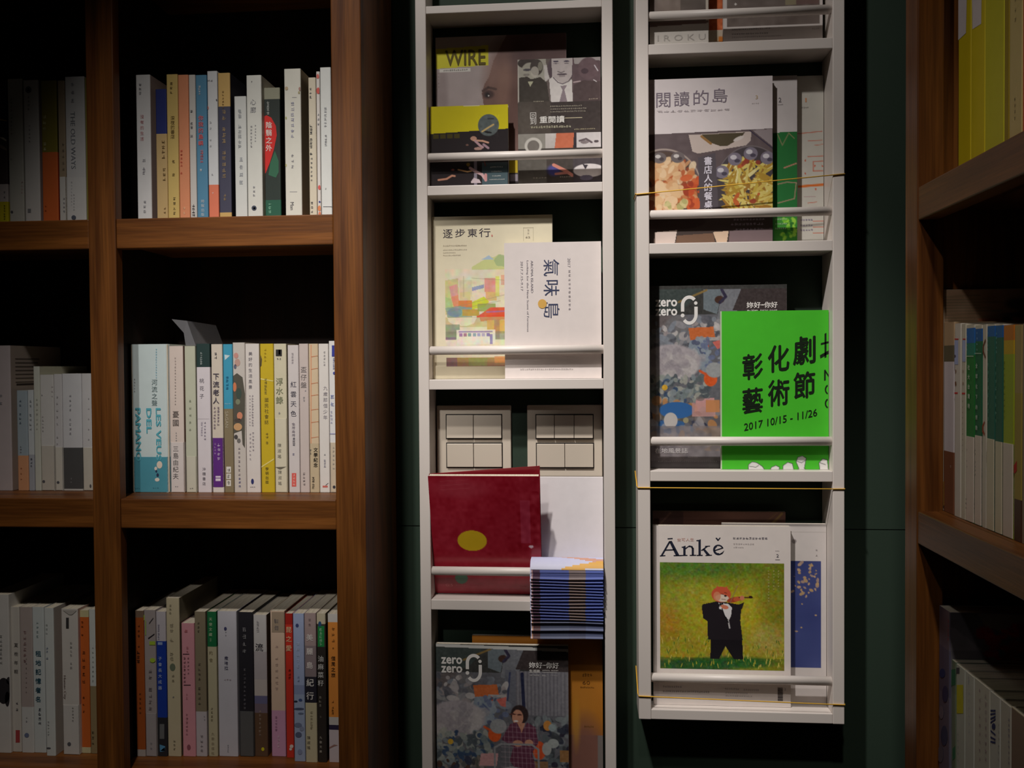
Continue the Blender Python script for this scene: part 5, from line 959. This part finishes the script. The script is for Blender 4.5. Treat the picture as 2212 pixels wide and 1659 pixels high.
# --- rack 2, second shelf: three issues of one title
zsh = ZB[2]; yb = bottom_px(zsh, 1535, YF)
FOOD = [(206, 150, 104), (226, 186, 140), (180, 90, 50), (214, 170, 130), (150, 70, 40), (230, 206, 170), (196, 120, 70)]
FRY = [(196, 170, 70), (214, 196, 110), (176, 140, 50), (226, 214, 150), (160, 116, 44), (206, 180, 90)]
cv = Cv(1400, 168, 1669, yb, 1.1, (222, 212, 212))
cv.rect(1400, 287, 1669, yb, (96, 82, 84), 1, -.022); cv.noise(10, 4, box=(1400, 290, 1669, yb)); cv.poly([(1488, 290), (1624, 286), (1622, 306), (1612, 316), (1508, 331), (1496, 326)], (196, 180, 172)); cv.poly([(1516, 290), (1610, 288), (1600, 300), (1572, 316), (1556, 316), (1530, 306)], (76, 66, 46)); cv.ell(1596, 301, 12, 4, (206, 196, 190), 1, -.4); cv.line([(1516, 294), (1536, 310)], 5, (150, 110, 60)); cv.line([(1620, 284), (1669, 324)], 2, (60, 50, 70)); cv.poly([(1626, 284), (1669, 282), (1669, 320)], (150, 138, 140))
cv.ring(1432, 412, 84, 92, 2.2, (176, 160, 150)); cv.ell(1430, 412, 80, 88, (84, 66, 58), 1, 0, .02); cv.blobs(150, (1400, 352, 1500, 452), 5, 13, FOOD); cv.blobs(40, (1416, 346, 1462, 452), 6, 13, [(224, 186, 140), (214, 166, 120), (232, 200, 160)]); cv.blobs(26, (1480, 380, 1512, 450), 5, 11, [(196, 80, 40), (206, 96, 50), (160, 60, 34)]); cv.blobs(10, (1440, 430, 1480, 452), 4, 8, [(176, 170, 110), (206, 196, 140)]); cv.rect(1400, 330, 1413, 452, (110, 84, 70), .3)  # last strip paints the side board's shadow beside the tray
for q in (1424, 1464): cv.ell(q, 338, 15, 12, (110, 100, 100)); cv.ell(q - 3, 335, 6, 4, (226, 220, 216), .8); cv.ell(q + 5, 341, 5, 4, (70, 60, 64), .8)
cv.ell(1620, 410, 76, 92, (70, 62, 66), 1, 0, .03); cv.ring(1622, 412, 78, 94, 1.4, (120, 110, 112)); cv.sticks(190, (1572, 352, 1668, 470), 24, 52, 6, FRY); cv.blobs(8, (1590, 345, 1640, 440), 4, 8, [(190, 90, 44), (150, 60, 40)])
for qx, qy in ((1588, 345), (1622, 334), (1658, 344), (1560, 372)): cv.ell(qx, qy, 15, 14, (124, 116, 130)); cv.ell(qx - 3, qy - 4, 7, 5, (220, 216, 220), .8); cv.ell(qx + 5, qy + 4, 6, 4, (60, 54, 70), .8)
cv.poly([(1508, 340), (1546, 330), (1552, 452), (1512, 452)], (84, 76, 82)); cv.rect(1400, 462, 1669, yb, (66, 54, 50)); cv.ell(1450, 478, 74, 18, (54, 40, 36)); cv.poly([(1413, 500), (1462, 496), (1456, 530), (1411, 530)], (214, 196, 186)); cv.poly([(1540, 502), (1574, 500), (1570, 526), (1548, 524)], (214, 186, 160)); cv.poly([(1462, 508), (1540, 504), (1546, 530), (1458, 530)], (116, 88, 70)); cv.poly([(1576, 500), (1669, 496), (1669, 530), (1574, 530)], (120, 102, 104)); cv.rect(1400, 176, 1413, 287, (196, 188, 186), .5)  # last strip paints the side board's shadow on the cover's left edge
DT = (128, 116, 128)
mag('front magazine with photographed snack trays under a white head, titled in thin characters', 'magazine', zsh, 1400, 168, 1669, YF, .007, cv,
    [('h', '閱', 1433, 213, 32, DT, 31), ('h', '讀', 1473, 212, 32, DT, 34), ('h', '的', 1515, 210, 32, DT, 33), ('h', '島', 1556, 207, 31, DT, 32), ('f', 11, 1418, 1578, 238, 4.4, (186, 176, 178)), ('h', '3', 1635, 213, 8, (206, 180, 140), 5), ('f', 4, 1624, 1640, 226, 2.4, (190, 180, 180)),
     ('c', '書店人的餐桌', 1530, 338, 452, 19, (220, 214, 226), .012), ('f', 10, 1584, 1652, 476, 4, (150, 140, 150)), ('f', 9, 1578, 1650, 486, 5, (150, 140, 150)), ('f', 8, 1588, 1650, 497, 4, (150, 140, 150))], ybot=yb, m=M_PRINT, lean=0.0)
cv = Cv(1640, 164, 1722, yb, 1.6, (214, 206, 204)); cv.rect(1640, 287, 1722, yb, (38, 116, 56), 1, -.02)
cv.line([(1680, 290), (1690, 314), (1704, 288), (1716, 300)], 1.6, (150, 140, 100)); cv.line([(1694, 363), (1720, 354)], 2.4, (206, 140, 120)); cv.line([(1680, 398), (1700, 394), (1720, 396), (1716, 430), (1680, 439)], 1.8, (180, 140, 120)); cv.rect(1672, 470, 1722, yb, (60, 140, 50)); cv.blobs(30, (1690, 470, 1722, 520), 3, 6, [(110, 190, 50), (40, 110, 40), (160, 214, 70)])
mag('green and white magazine numbered 2, between the snack-tray issue and the red-lined one', 'magazine', zsh, 1640, 164, 1722, YM, .007, cv, [('h', '2', 1685, 216, 10, (110, 104, 110), 6), ('f', 4, 1680, 1692, 226, 2, (150, 144, 146)), ('f', 6, 1674, 1700, 474, 3.6, (176, 206, 170)), ('f', 6, 1674, 1700, 484, 3.6, (176, 206, 170)), ('f', 6, 1674, 1698, 494, 3.6, (176, 206, 170))], ybot=yb)
cv = Cv(1700, 164, 1779, yb, 1.6, (206, 202, 192)); RO = (206, 110, 84)
cv.line([(1722, 288), (1776, 284)], 1.6, RO); cv.line([(1746, 304), (1776, 303)], 1.2, RO); cv.line([(1760, 314), (1778, 312)], 1, RO); cv.line([(1745, 338), (1778, 337)], 1.6, RO); cv.line([(1778, 348), (1757, 349), (1757, 369), (1778, 369)], 1.6, RO); cv.line([(1726, 402), (1756, 400), (1779, 399)], 5, (222, 116, 50)); cv.rect(1736, 423, 1762, 424.4, (190, 160, 160)); cv.line([(1745, 438), (1764, 436)], 1.2, RO)
for q in ((1740, 346), (1740, 374), (1760, 358), (1776, 359), (1762, 408)): cv.ell(q[0], q[1], 1.8, 2.2, RO)
for q in (477, 490, 502): cv.rect(1756, q, 1779, q + 1.6, RO)
mag('white magazine numbered 1 with orange-red line drawing, right end of its shelf', 'magazine', zsh, 1700, 164, 1779, YBK, .007, cv, [('h', '1', 1741, 216, 9, (214, 150, 110), 3), ('f', 4, 1731, 1747, 232, 3, (140, 136, 136)), ('f', 5, 1728, 1756, 474, 4, (140, 130, 160)), ('f', 5, 1728, 1756, 486, 4, (140, 130, 160)), ('f', 5, 1728, 1756, 496, 4, (140, 130, 160))], ybot=yb)

# --- rack 2, third shelf
zsh = ZB[3]; yb = bottom_px(zsh, 1555, YM)
cv = refuse(1405, 616, 1.04, 284, (yb - 616) / 1.04, False)
cv.blobs(60, (1405, 860, 1560, 960), 5, 13, [(150, 146, 150), (120, 112, 110), (170, 164, 166), (206, 140, 80), (96, 92, 96)], .7); cv.ell(1462, 886, 38, 18, (58, 106, 166)); cv.ell(1449, 908, 15, 17, (196, 190, 186)); cv.ell(1482, 908, 6, 6, (160, 152, 120)); cv.rect(1405, 920, 1560, yb, (132, 124, 126), .75); cv.noise(10, 8, box=(1405, 920, 1560, yb)); cv.rect(1405, 996, 1700, yb, (92, 88, 90), .6)
cv.rect(1496, 640 + 230, 1546, 900, (206, 156, 150), .8); cv.rect(1526, 864, 1556, 890, (206, 140, 90), .9)
mag('grey magazine with a refuse heap cover, partly hidden by the bright green booklet', 'magazine', zsh, 1405, 616, 1700, YM, .008, cv, [zerologo(1405, 616, 1.04), ('h', '在地風景誌', 1450, 974, 12, (196, 190, 190), 72, .01), ('f', 10, 1420, 1446, 988, 2.4, (190, 184, 184)), ('f', 10, 1486, 1508, 988, 2.4, (190, 184, 184)), ('f', 30, 1420, 1550, 997, 2.4, (170, 166, 168))], ybot=yb, m=M_GLOSS)
yb = bottom_px(zsh, 1675, YF)
cv = Cv(1557, 671, 1793, yb, 1.4, (74, 196, 44))
for pts in ([(1617, 1017), (1618, 1004), (1626, 998), (1636, 1000), (1648, 1008), (1656, 1019)], [(1664, 1019), (1668, 1010), (1678, 1006), (1686, 1010), (1684, 1019)], [(1692, 1019), (1694, 1006), (1704, 999), (1714, 1002), (1718, 1019)], [(1726, 1019), (1728, 1012), (1722, 998), (1726, 988), (1736, 985), (1744, 990), (1742, 1002), (1740, 1012), (1748, 1019)], [(1774, 1019), (1772, 1000), (1780, 991), (1790, 994), (1793, 1019)]):
    cv.poly(pts, (230, 228, 226)); cv.line(pts, 1, (60, 70, 60))
cv.line([(1722, 996), (1734, 1000), (1744, 994)], .9, (70, 70, 70)); cv.line([(1620, 1008), (1634, 1010), (1640, 1006)], .9, (70, 70, 70)); cv.line([(1774, 1000), (1786, 1004)], .9, (70, 70, 70)); cv.rect(1557, 671, 1559.5, yb, (206, 220, 190))
BK = (22, 34, 20)
def green(i):
    for ch, xx, yy, s in (('彰', 1627, 791, 48), ('化', 1684, 774, 50), ('劇', 1740, 757, 52)): i.t(ch, xx, yy, s * 1.22, BK, s * .95, .014, 0, -.0 + .12)
    for ch, xx, yy, s in (('藝', 1627, 865, 48), ('術', 1684, 848, 50), ('節', 1740, 832, 50)): i.t(ch, xx, yy, s * 1.2, BK, s * .95, .014, 0, .12)
    i.t('2017 10/15 - 11/26', 1688, 907, 17, BK, 160, .006, 0, .21)
    i.pg([(1784, 722), (1788, 720), (1788, 772), (1784, 774)], BK); i.pg([(1776, 742), (1792.5, 738), (1792.5, 742), (1776, 746)], BK); i.pg([(1774, 768), (1792.5, 758), (1792.5, 765), (1775, 775)], BK)
    i.pg([(1783, 800), (1786.5, 799), (1786.5, 822), (1783, 823)], BK); i.pg([(1786, 800), (1792.5, 810), (1792.5, 815), (1786, 805)], BK)
    for yy in (842, 872):
        n = 10; o = []
        for q in range(n + 1):
            a = math.radians(60 + 240 * q / n); o.append((1793 + 9 * math.cos(a) * .95, yy - 11 * math.sin(a) * .0 + 11 * math.sin(a)))
        for q in range(n): i.pg([o[q], o[q + 1], (1793 + (o[q + 1][0] - 1793) * .66, yy + (o[q + 1][1] - yy) * .7), (1793 + (o[q][0] - 1793) * .66, yy + (o[q][1] - yy) * .7)], BK) if max(o[q][0], o[q + 1][0]) < 1792.6 else None
mag('bright green booklet with big slanting black characters and a row of white figures', 'booklet', zsh, 1557, 671, 1790, YF, .007, cv, [green], ybot=yb, name='booklet', spine=(196, 214, 180))

# --- rack 2, bottom shelf
zsh = ZB[4]; yb = bottom_px(zsh, 1555, YBK)
cv = Cv(1411, 1105, 1697, yb, 2.4, (110, 76, 66)); cv.rect(1411, 1105, 1476, 1140, (84, 58, 54)); cv.line([(1420, 1140), (1450, 1108)], 2, (130, 96, 80)); cv.line([(1660, 1140), (1690, 1108)], 4, (150, 120, 70)); cv.line([(1640, 1140), (1680, 1106)], 2, (130, 96, 70)); cv.ell(1560, 1120, 60, 20, (128, 88, 76), .7, 0, .8)
mag('brown magazine of which only the top edge shows above the white violin-cover one', 'magazine', zsh, 1411, 1105, 1697, YBK, .006, cv, ybot=yb)
yb = bottom_px(zsh, 1740, YM)
cv = Cv(1560, 1131, 1785, yb, 1.5, (214, 206, 202)); cv.rect(1560, 1211, 1774, 1442, (62, 72, 128)); cv.noise(40, 4, box=(1560, 1211, 1774, 1442)); cv.blobs(34, (1712, 1214, 1772, 1290), 1.6, 4.6, [(206, 170, 130), (196, 160, 110), (180, 150, 130)]); cv.blobs(4, (1712, 1300, 1770, 1390), 1.4, 3, [(206, 170, 120)]); cv.rect(1709, 1148, 1784, 1150, (190, 182, 176), .8); cv.ell(1716, 1169, 5, 5, (120, 110, 110), .6)
mag('white magazine with a deep blue picture strewn with gold flecks, behind the violin cover', 'magazine', zsh, 1560, 1131, 1785, YM, .006, cv, [('c', '##', 1764, 1182, 1204, 5, (170, 162, 160))], ybot=yb)
yb = bottom_px(zsh, 1560, YF)
cv = Cv(1411, 1136, 1708, yb, 1.1, (228, 218, 212))
cv.grad(1426, 1216, 1694, 1447, (116, 130, 30), (176, 158, 40)); cv.ell(1500, 1225, 110, 26, (84, 126, 44), .8, 0, .9); cv.ell(1580, 1320, 120, 60, (206, 186, 44), .7, 0, .9); cv.ell(1440, 1340, 30, 40, (190, 120, 40), .5, 0, .9); cv.ell(1490, 1290, 60, 40, (170, 170, 60), .5, 0, .9); cv.ell(1680, 1300, 40, 70, (120, 120, 30), .6, 0, .9); cv.ell(1660, 1380, 40, 30, (196, 176, 110), .5, 0, .9)
cv.rect(1426, 1422, 1694, 1447, (110, 120, 34), .7); cv.ell(1500, 1438, 90, 14, (34, 84, 40), .9, 0, .6); cv.ell(1590, 1430, 80, 12, (40, 96, 40), .9, 0, .6); cv.noise(5, 9, mono=False, box=(1426, 1216, 1694, 1447)); cv.noise(2.6, 8, box=(1426, 1216, 1694, 1447)); cv.sticks(150, (1428, 1380, 1692, 1440), 6, 14, 1.2, [(176, 170, 60), (90, 120, 40), (206, 190, 90)], 1.2, 2.0)
out = (cv.X < 1426) | (cv.X > 1694) | (cv.Y < 1216) | (cv.Y > 1447); cv.A[out] = (228, 218, 212)
SU = (34, 28, 34)
cv.poly([(1536, 1380), (1604, 1380), (1606, 1424), (1586, 1424), (1568, 1396), (1554, 1424), (1535, 1424)], (24, 20, 26)); cv.poly([(1518, 1306), (1536, 1302), (1552, 1298), (1590, 1304), (1602, 1316), (1600, 1340), (1605, 1382), (1530, 1382), (1529, 1342), (1520, 1336), (1517, 1314)], SU); cv.poly([(1588, 1306), (1600, 1304), (1609, 1300), (1604, 1314), (1596, 1322)], SU); cv.poly([(1553, 1302), (1574, 1304), (1582, 1312), (1580, 1330), (1575, 1340), (1566, 1328), (1558, 1314)], (230, 226, 226)); cv.line([(1574, 1340), (1577, 1356)], 3, (200, 196, 196)); cv.line([(1556, 1302), (1566, 1330), (1574, 1344)], 2, (16, 14, 18))
FX = (214, 92, 62)
cv.ell(1559, 1284, 21, 17, FX, 1, 0, .06); cv.poly([(1546, 1276), (1550, 1265), (1560, 1272)], FX); cv.poly([(1562, 1272), (1572, 1266), (1574, 1278)], FX); cv.ell(1561, 1292, 15, 8, (234, 214, 196), 1, .1, .2); cv.ell(1550, 1288, 8, 10, (226, 150, 110), .8); cv.ell(1568, 1287, 3, 2, (50, 30, 32)); cv.line([(1560, 1283), (1564, 1284)], 1, (90, 40, 34)); cv.line([(1566, 1280), (1571, 1281)], 1, (90, 40, 34)); cv.line([(1560, 1294), (1568, 1295)], .8, (120, 70, 60))
cv.ell(1586, 1295, 15, 5.4, (176, 70, 40), 1, -.22); cv.ell(1594, 1293, 9, 5, (206, 96, 60), 1, -.2); cv.line([(1598, 1290), (1626, 1290)], 2.2, (70, 34, 24)); cv.ell(1622, 1289, 4, 3, (50, 28, 22)); cv.ell(1604, 1291, 5, 5, (216, 130, 100)); cv.ell(1566, 1311, 9, 4.4, (222, 130, 100), 1, .2); cv.line([(1578, 1302), (1594, 1265)], 1.2, (150, 120, 90)); cv.ell(1557, 1313, 3, 3, (236, 232, 230)); cv.line([(1556, 1306), (1562, 1304)], 3, (20, 18, 22))
cv.rect(1411, 1136, 1424, yb, (214, 204, 200), .6); cv.noise(60, 1.5)
def anke(i):
    K = (34, 38, 56)
    p = lambda pts, c=K: i.pg(pts, c)
    # serif capital A with macron
    p([(1446, 1170), (1450, 1170), (1432, 1201), (1428, 1201)]); p([(1446, 1170), (1452, 1169), (1469, 1201), (1461, 1201)]); p([(1438, 1188), (1458, 1187), (1459, 1189.4), (1437, 1190.4)]); p([(1426, 1201), (1438, 1200), (1438, 1202), (1426, 1203)]); p([(1456, 1200), (1473, 1199.4), (1473, 1201.6), (1456, 1202)]); p([(1443, 1163.6), (1454, 1162.8), (1454, 1165), (1443, 1165.8)])
    # n
    p([(1477, 1181), (1482, 1179), (1482, 1200), (1477, 1200)]); p([(1482, 1184), (1490, 1178.6), (1497, 1180), (1500, 1186), (1496, 1186), (1493, 1182), (1488, 1182), (1482, 1187)]); p([(1495.4, 1184), (1500, 1184), (1500, 1200), (1495.4, 1200)]); p([(1473, 1199.4), (1486, 1199), (1486, 1201), (1473, 1201.4)]); p([(1491, 1199), (1505, 1198.6), (1505, 1200.6), (1491, 1201)]); p([(1473, 1182), (1477, 1181), (1477, 1184), (1474, 1183.4)])
    # k
    p([(1510, 1167), (1515, 1165), (1515, 1200), (1510, 1200)]); p([(1515, 1189), (1528, 1179.6), (1531, 1180), (1518, 1190)]); p([(1519, 1187), (1523, 1185), (1536, 1199.6), (1529, 1200.4)]); p([(1506, 1199), (1519, 1198.6), (1519, 1200.6), (1506, 1201)]); p([(1525, 1199.2), (1539, 1198.2), (1539, 1200), (1525, 1200.8)]); p([(1524, 1179.4), (1535, 1178.6), (1535, 1180.4), (1524, 1181)]); p([(1505, 1167.4), (1510, 1166.4), (1510, 1169), (1506, 1169)])
    # e with caron
    n = 16
    for q in range(n):
        a0, a1 = math.radians(20 + 300 * q / n), math.radians(20 + 300 * (q + 1) / n)
        def ep(a, r): return (1553 + r * 11.6 * math.cos(a), 1187 - r * 11.4 * math.sin(a) + .6)
        t0 = .62 if 5 <= q <= 13 else .76
        p([ep(a0, 1), ep(a1, 1), ep(a1, t0), ep(a0, t0)])
    p([(1544, 1188.4), (1563, 1182), (1564, 1184), (1545, 1190.4)]); p([(1562, 1192), (1566, 1188.6), (1562, 1196), (1558, 1196.6)])
    p([(1546.6, 1162), (1550, 1161.4), (1552.6, 1165), (1556, 1161), (1558, 1161.4), (1553, 1168), (1551.4, 1168)])
    for q, ch in enumerate('安可人生'): i.t(ch, 1468 + q * 9.4, 1167 - q * .4, 7, (206, 160, 150), 8)
    i.row(11, 1584, 1659, 1162, 4.4, (110, 106, 116)); i.row(9, 1585, 1630, 1174.5, 3, (190, 182, 180)); i.row(5, 1585, 1608, 1181.5, 3, (190, 182, 180)); i.row(3, 1675, 1684, 1188.6, 2, (120, 116, 120)); i.t('2', 1680, 1199, 7, (84, 84, 96), 5); i.rect(1675, 1207, 1685, 1207.8, (110, 106, 112))
    for cx, a, b in ((1682, 1229, 1268), (1672, 1229, 1274), (1661, 1229, 1300)): i.col('#' * int((b - a) / 6), cx, a, b, 4.4, (190, 186, 110))
    i.row(9, 1431, 1473, 1486, 4, (150, 142, 142)); i.row(22, 1431, 1533, 1496, 4, (150, 142, 142)); i.row(8, 1566, 1597, 1488, 4, (160, 152, 152)); i.row(8, 1606, 1640, 1489, 4, (160, 152, 152)); i.row(11, 1567, 1616, 1497, 2.6, (170, 162, 160)); i.row(12, 1567, 1626, 1503, 2.6, (170, 162, 160))
    for q in range(12): i.rect(1680, 1483 + q * 2.4, 1691, 1484.2 + q * 2.4 + (q % 3) * .3, (90, 84, 84))
    i.t('2', 1696, 1486, 5, (130, 124, 124), 3.4)
mag('white magazine with a tuxedoed fox playing the violin on a yellow-green field', 'magazine', zsh, 1411, 1136, 1708, YF, .008, cv, [anke], ybot=yb)

# ------------------------------------------------------------------ covers that show in the right bookcase
def side_cover(t, w, h, d, cv, name='cover_picture'):
    """artwork on the face of a book that looks along the shelf towards the aisle end; local x = w is that face"""
    n, k = cv.n + 1, cv.m + 1
    gy, gz = np.meshgrid(np.linspace(0.0012, d - .001, n), np.linspace(h - .0006, .0006, k))
    V = np.stack([np.full_like(gy, w + .00025), gy, gz], -1).reshape(-1, 3)
    i = np.arange(k - 1)[:, None] * n + np.arange(n - 1)[None, :]
    me = bpy.data.meshes.new(name); me.from_pydata(V.tolist(), [], np.stack([i, i + n, i + n + 1, i + 1], -1).reshape(-1, 4).tolist())
    a = me.attributes.new('Col', 'FLOAT_COLOR', 'POINT'); a.data.foreach_set('color', np.concatenate([cv.linear().reshape(-1, 3), np.ones((n * k, 1))], 1).astype(np.float32).ravel())
    me.materials.append(M_PRINT); me.update()
    o = bpy.data.objects.new(name, me); C.objects.link(o); o.parent = t
cv = Cv(2037, 628, 2300, 1100, 3.0, (186, 150, 120)); cv.ell(2170, 660, 120, 40, (170, 132, 104), .8, 0, .9)
for q in range(9): cv.line([(2037, 642 + q * 6.5), (2090 + 16 * (q % 3), 641 + q * 6.5)], 2.6, (130, 118, 92), .7)
cv.ell(2150, 660, 22, 12, (96, 90, 84), 1, .1, .5); cv.ell(2180, 676, 30, 10, (84, 84, 84), 1, 0, .5); cv.ell(2166, 682, 40, 6, (80, 86, 84), .9, 0, .5); cv.ell(2200, 668, 16, 8, (104, 92, 84)); cv.line([(2090, 694), (2160, 692), (2212, 690)], 7, (190, 110, 84), .8); cv.ell(2130, 692, 8, 7, (96, 92, 76)); cv.ell(2184, 687, 6, 6, (196, 110, 80)); cv.noise(14, 6)
side_cover(tall, tw, th_, .2, cv)
cv = Cv(2053, 1311, 2300, 1660, 3.0, (112, 108, 116)); cv.poly([(2053, 1330), (2100, 1368), (2053, 1368)], (130, 124, 132)); cv.poly([(2090, 1311), (2200, 1311), (2130, 1340), (2100, 1330)], (150, 142, 132))
RD = [(176, 30, 40), (196, 40, 46), (150, 24, 36)]
for bx_ in ((2092, 1332, 2120, 1350), (2126, 1328, 2154, 1342), (2098, 1346, 2146, 1366), (2096, 1366, 2130, 1384), (2128, 1362, 2150, 1384), (2126, 1392, 2150, 1408)): cv.blobs(8, bx_, 4, 9, RD)
cv.ell(2075, 1391, 6, 6, (190, 50, 44)); cv.ell(2112, 1396, 16, 14, (66, 76, 72)); cv.ell(2110, 1380, 4, 5, (170, 170, 160)); cv.noise(16, 5)
side_cover(flor, fw, fh_, .2, cv)

# ------------------------------------------------------------------ light switches on the wall behind rack 1
def switch(label, x0, y0, x1, y1, rows):
    a, b = U(x0, (y0 + y1) / 2, Y_WALL - .008), U(x1, (y0 + y1) / 2, Y_WALL - .008); zt, zb = U((x0 + x1) / 2, y0, Y_WALL - .008).z, U((x0 + x1) / 2, y1, Y_WALL - .008).z
    cx, cz = (a.x + b.x) / 2, (zt + zb) / 2
    t = thing('light_switch', label, 'switch', (cx, Y_WALL, cz), 'light switch plates behind the rack')
    cbox(t, 'wall_plate', a.x, b.x, Y_WALL - .008, Y_WALL, zb, zt, M_PLATE, .0015)
    k = 0
    for (xs_, ya, yb_, tilt) in rows:
        r0, r1 = U(xs_[0], ya, Y_WALL - .01), U(xs_[-1], yb_, Y_WALL - .01)
        rc = MB(); l = t.location
        rc.box(r0.x - l.x - .0012, r1.x - l.x + .0012, -.0084, -.0078, r1.z - l.z - .0018, r0.z - l.z + .0018, (40, 36, 34)); rc.build('rocker_recess', M_PRINT, t)
        for i in range(len(xs_) - 1):
            p, q = U(xs_[i], ya, Y_WALL - .012), U(xs_[i + 1], yb_, Y_WALL - .012)
            w, h = (q.x - p.x) / 2 - .0003, (p.z - q.z) / 2
            m_ = MB(); m_.box(-w, w, -.0016, .0016, -h, h)
            o = m_.build('rocker', M_PLATE, t, bevel=.0006); o.location = ((p.x + q.x) / 2 - l.x, -.0108, (p.z + q.z) / 2 - l.z); o.rotation_euler = (tilt, 0, 0)
            k += 1
switch('square switch plate with four rockers, the left one of two behind the white rack', 943.5, 876, 1104, 1028, [((964, 1022.5, 1083.5), 897, 946.5, -.06), ((965, 1023, 1084.5), 958.5, 1009, .03)])
switch('square switch plate with three rockers above two, nearer the rack\'s right side board', 1139, 875, 1301, 1030, [((1158, 1197.5, 1240, 1281), 897, 946.5, -.06), ((1159, 1220, 1282), 959, 1009.5, .03)])

# ------------------------------------------------------------------ yellow elastic cords round rack 2
def cord(label, left, right, lift):
    Yc = Y_RACK - .0012; a, b = U(*left, Yc), U(*right, Yc)
    xl, xr = XB[0] - .0012, XB[3] + .0012
    pts = [(xl, Y_WALL - .004, a.z + lift), (xl, Y_RACK + .004, a.z + .002), (xl + .001, Yc, a.z), ((xl + xr) / 2, Yc - .0002, (a.z + b.z) / 2), (xr - .001, Yc, b.z), (xr, Y_RACK + .004, b.z), (xr, Y_WALL - .004, b.z)]
    n = 6; r = .00085; vs = []; fs = []
    o0 = pts[0]
    for q in range(len(pts)):
        p0, p1 = Vector(pts[max(0, q - 1)]), Vector(pts[min(len(pts) - 1, q + 1)]); d = (p1 - p0).normalized()
        u = d.cross(Vector((0, 0, 1))).normalized(); v = u.cross(d)
        for i in range(n):
            s = 2 * math.pi * i / n; c = Vector(pts[q]) + u * r * math.cos(s) + v * r * math.sin(s)
            vs.append((c.x - o0[0], c.y - o0[1], c.z - o0[2]))
    for q in range(len(pts) - 1):
        for i in range(n): fs.append((q * n + i, q * n + (i + 1) % n, (q + 1) * n + (i + 1) % n, (q + 1) * n + i))
    fs += [tuple(range(n))[::-1], tuple(range(len(vs) - n, len(vs)))]
    m_ = MB(); m_.add(vs, fs, (220, 170, 50)); o = m_.build('elastic_cord', M_CORD, smooth=True); o.location = o0
    o['label'] = label; o['category'] = 'cord'; o['group'] = 'yellow elastic cords round the rack'
cord('yellow elastic cord slanting across the snack-tray magazine, topmost of three', (1371, 420), (1821, 375.5), .004)
cord('yellow elastic cord running level just under the green booklet\'s shelf', (1386, 1053.5), (1826, 1056.5), .018)
cord('yellow elastic cord across the foot of the violin-cover magazine, lowest of three', (1391, 1504), (1828, 1523), .026)
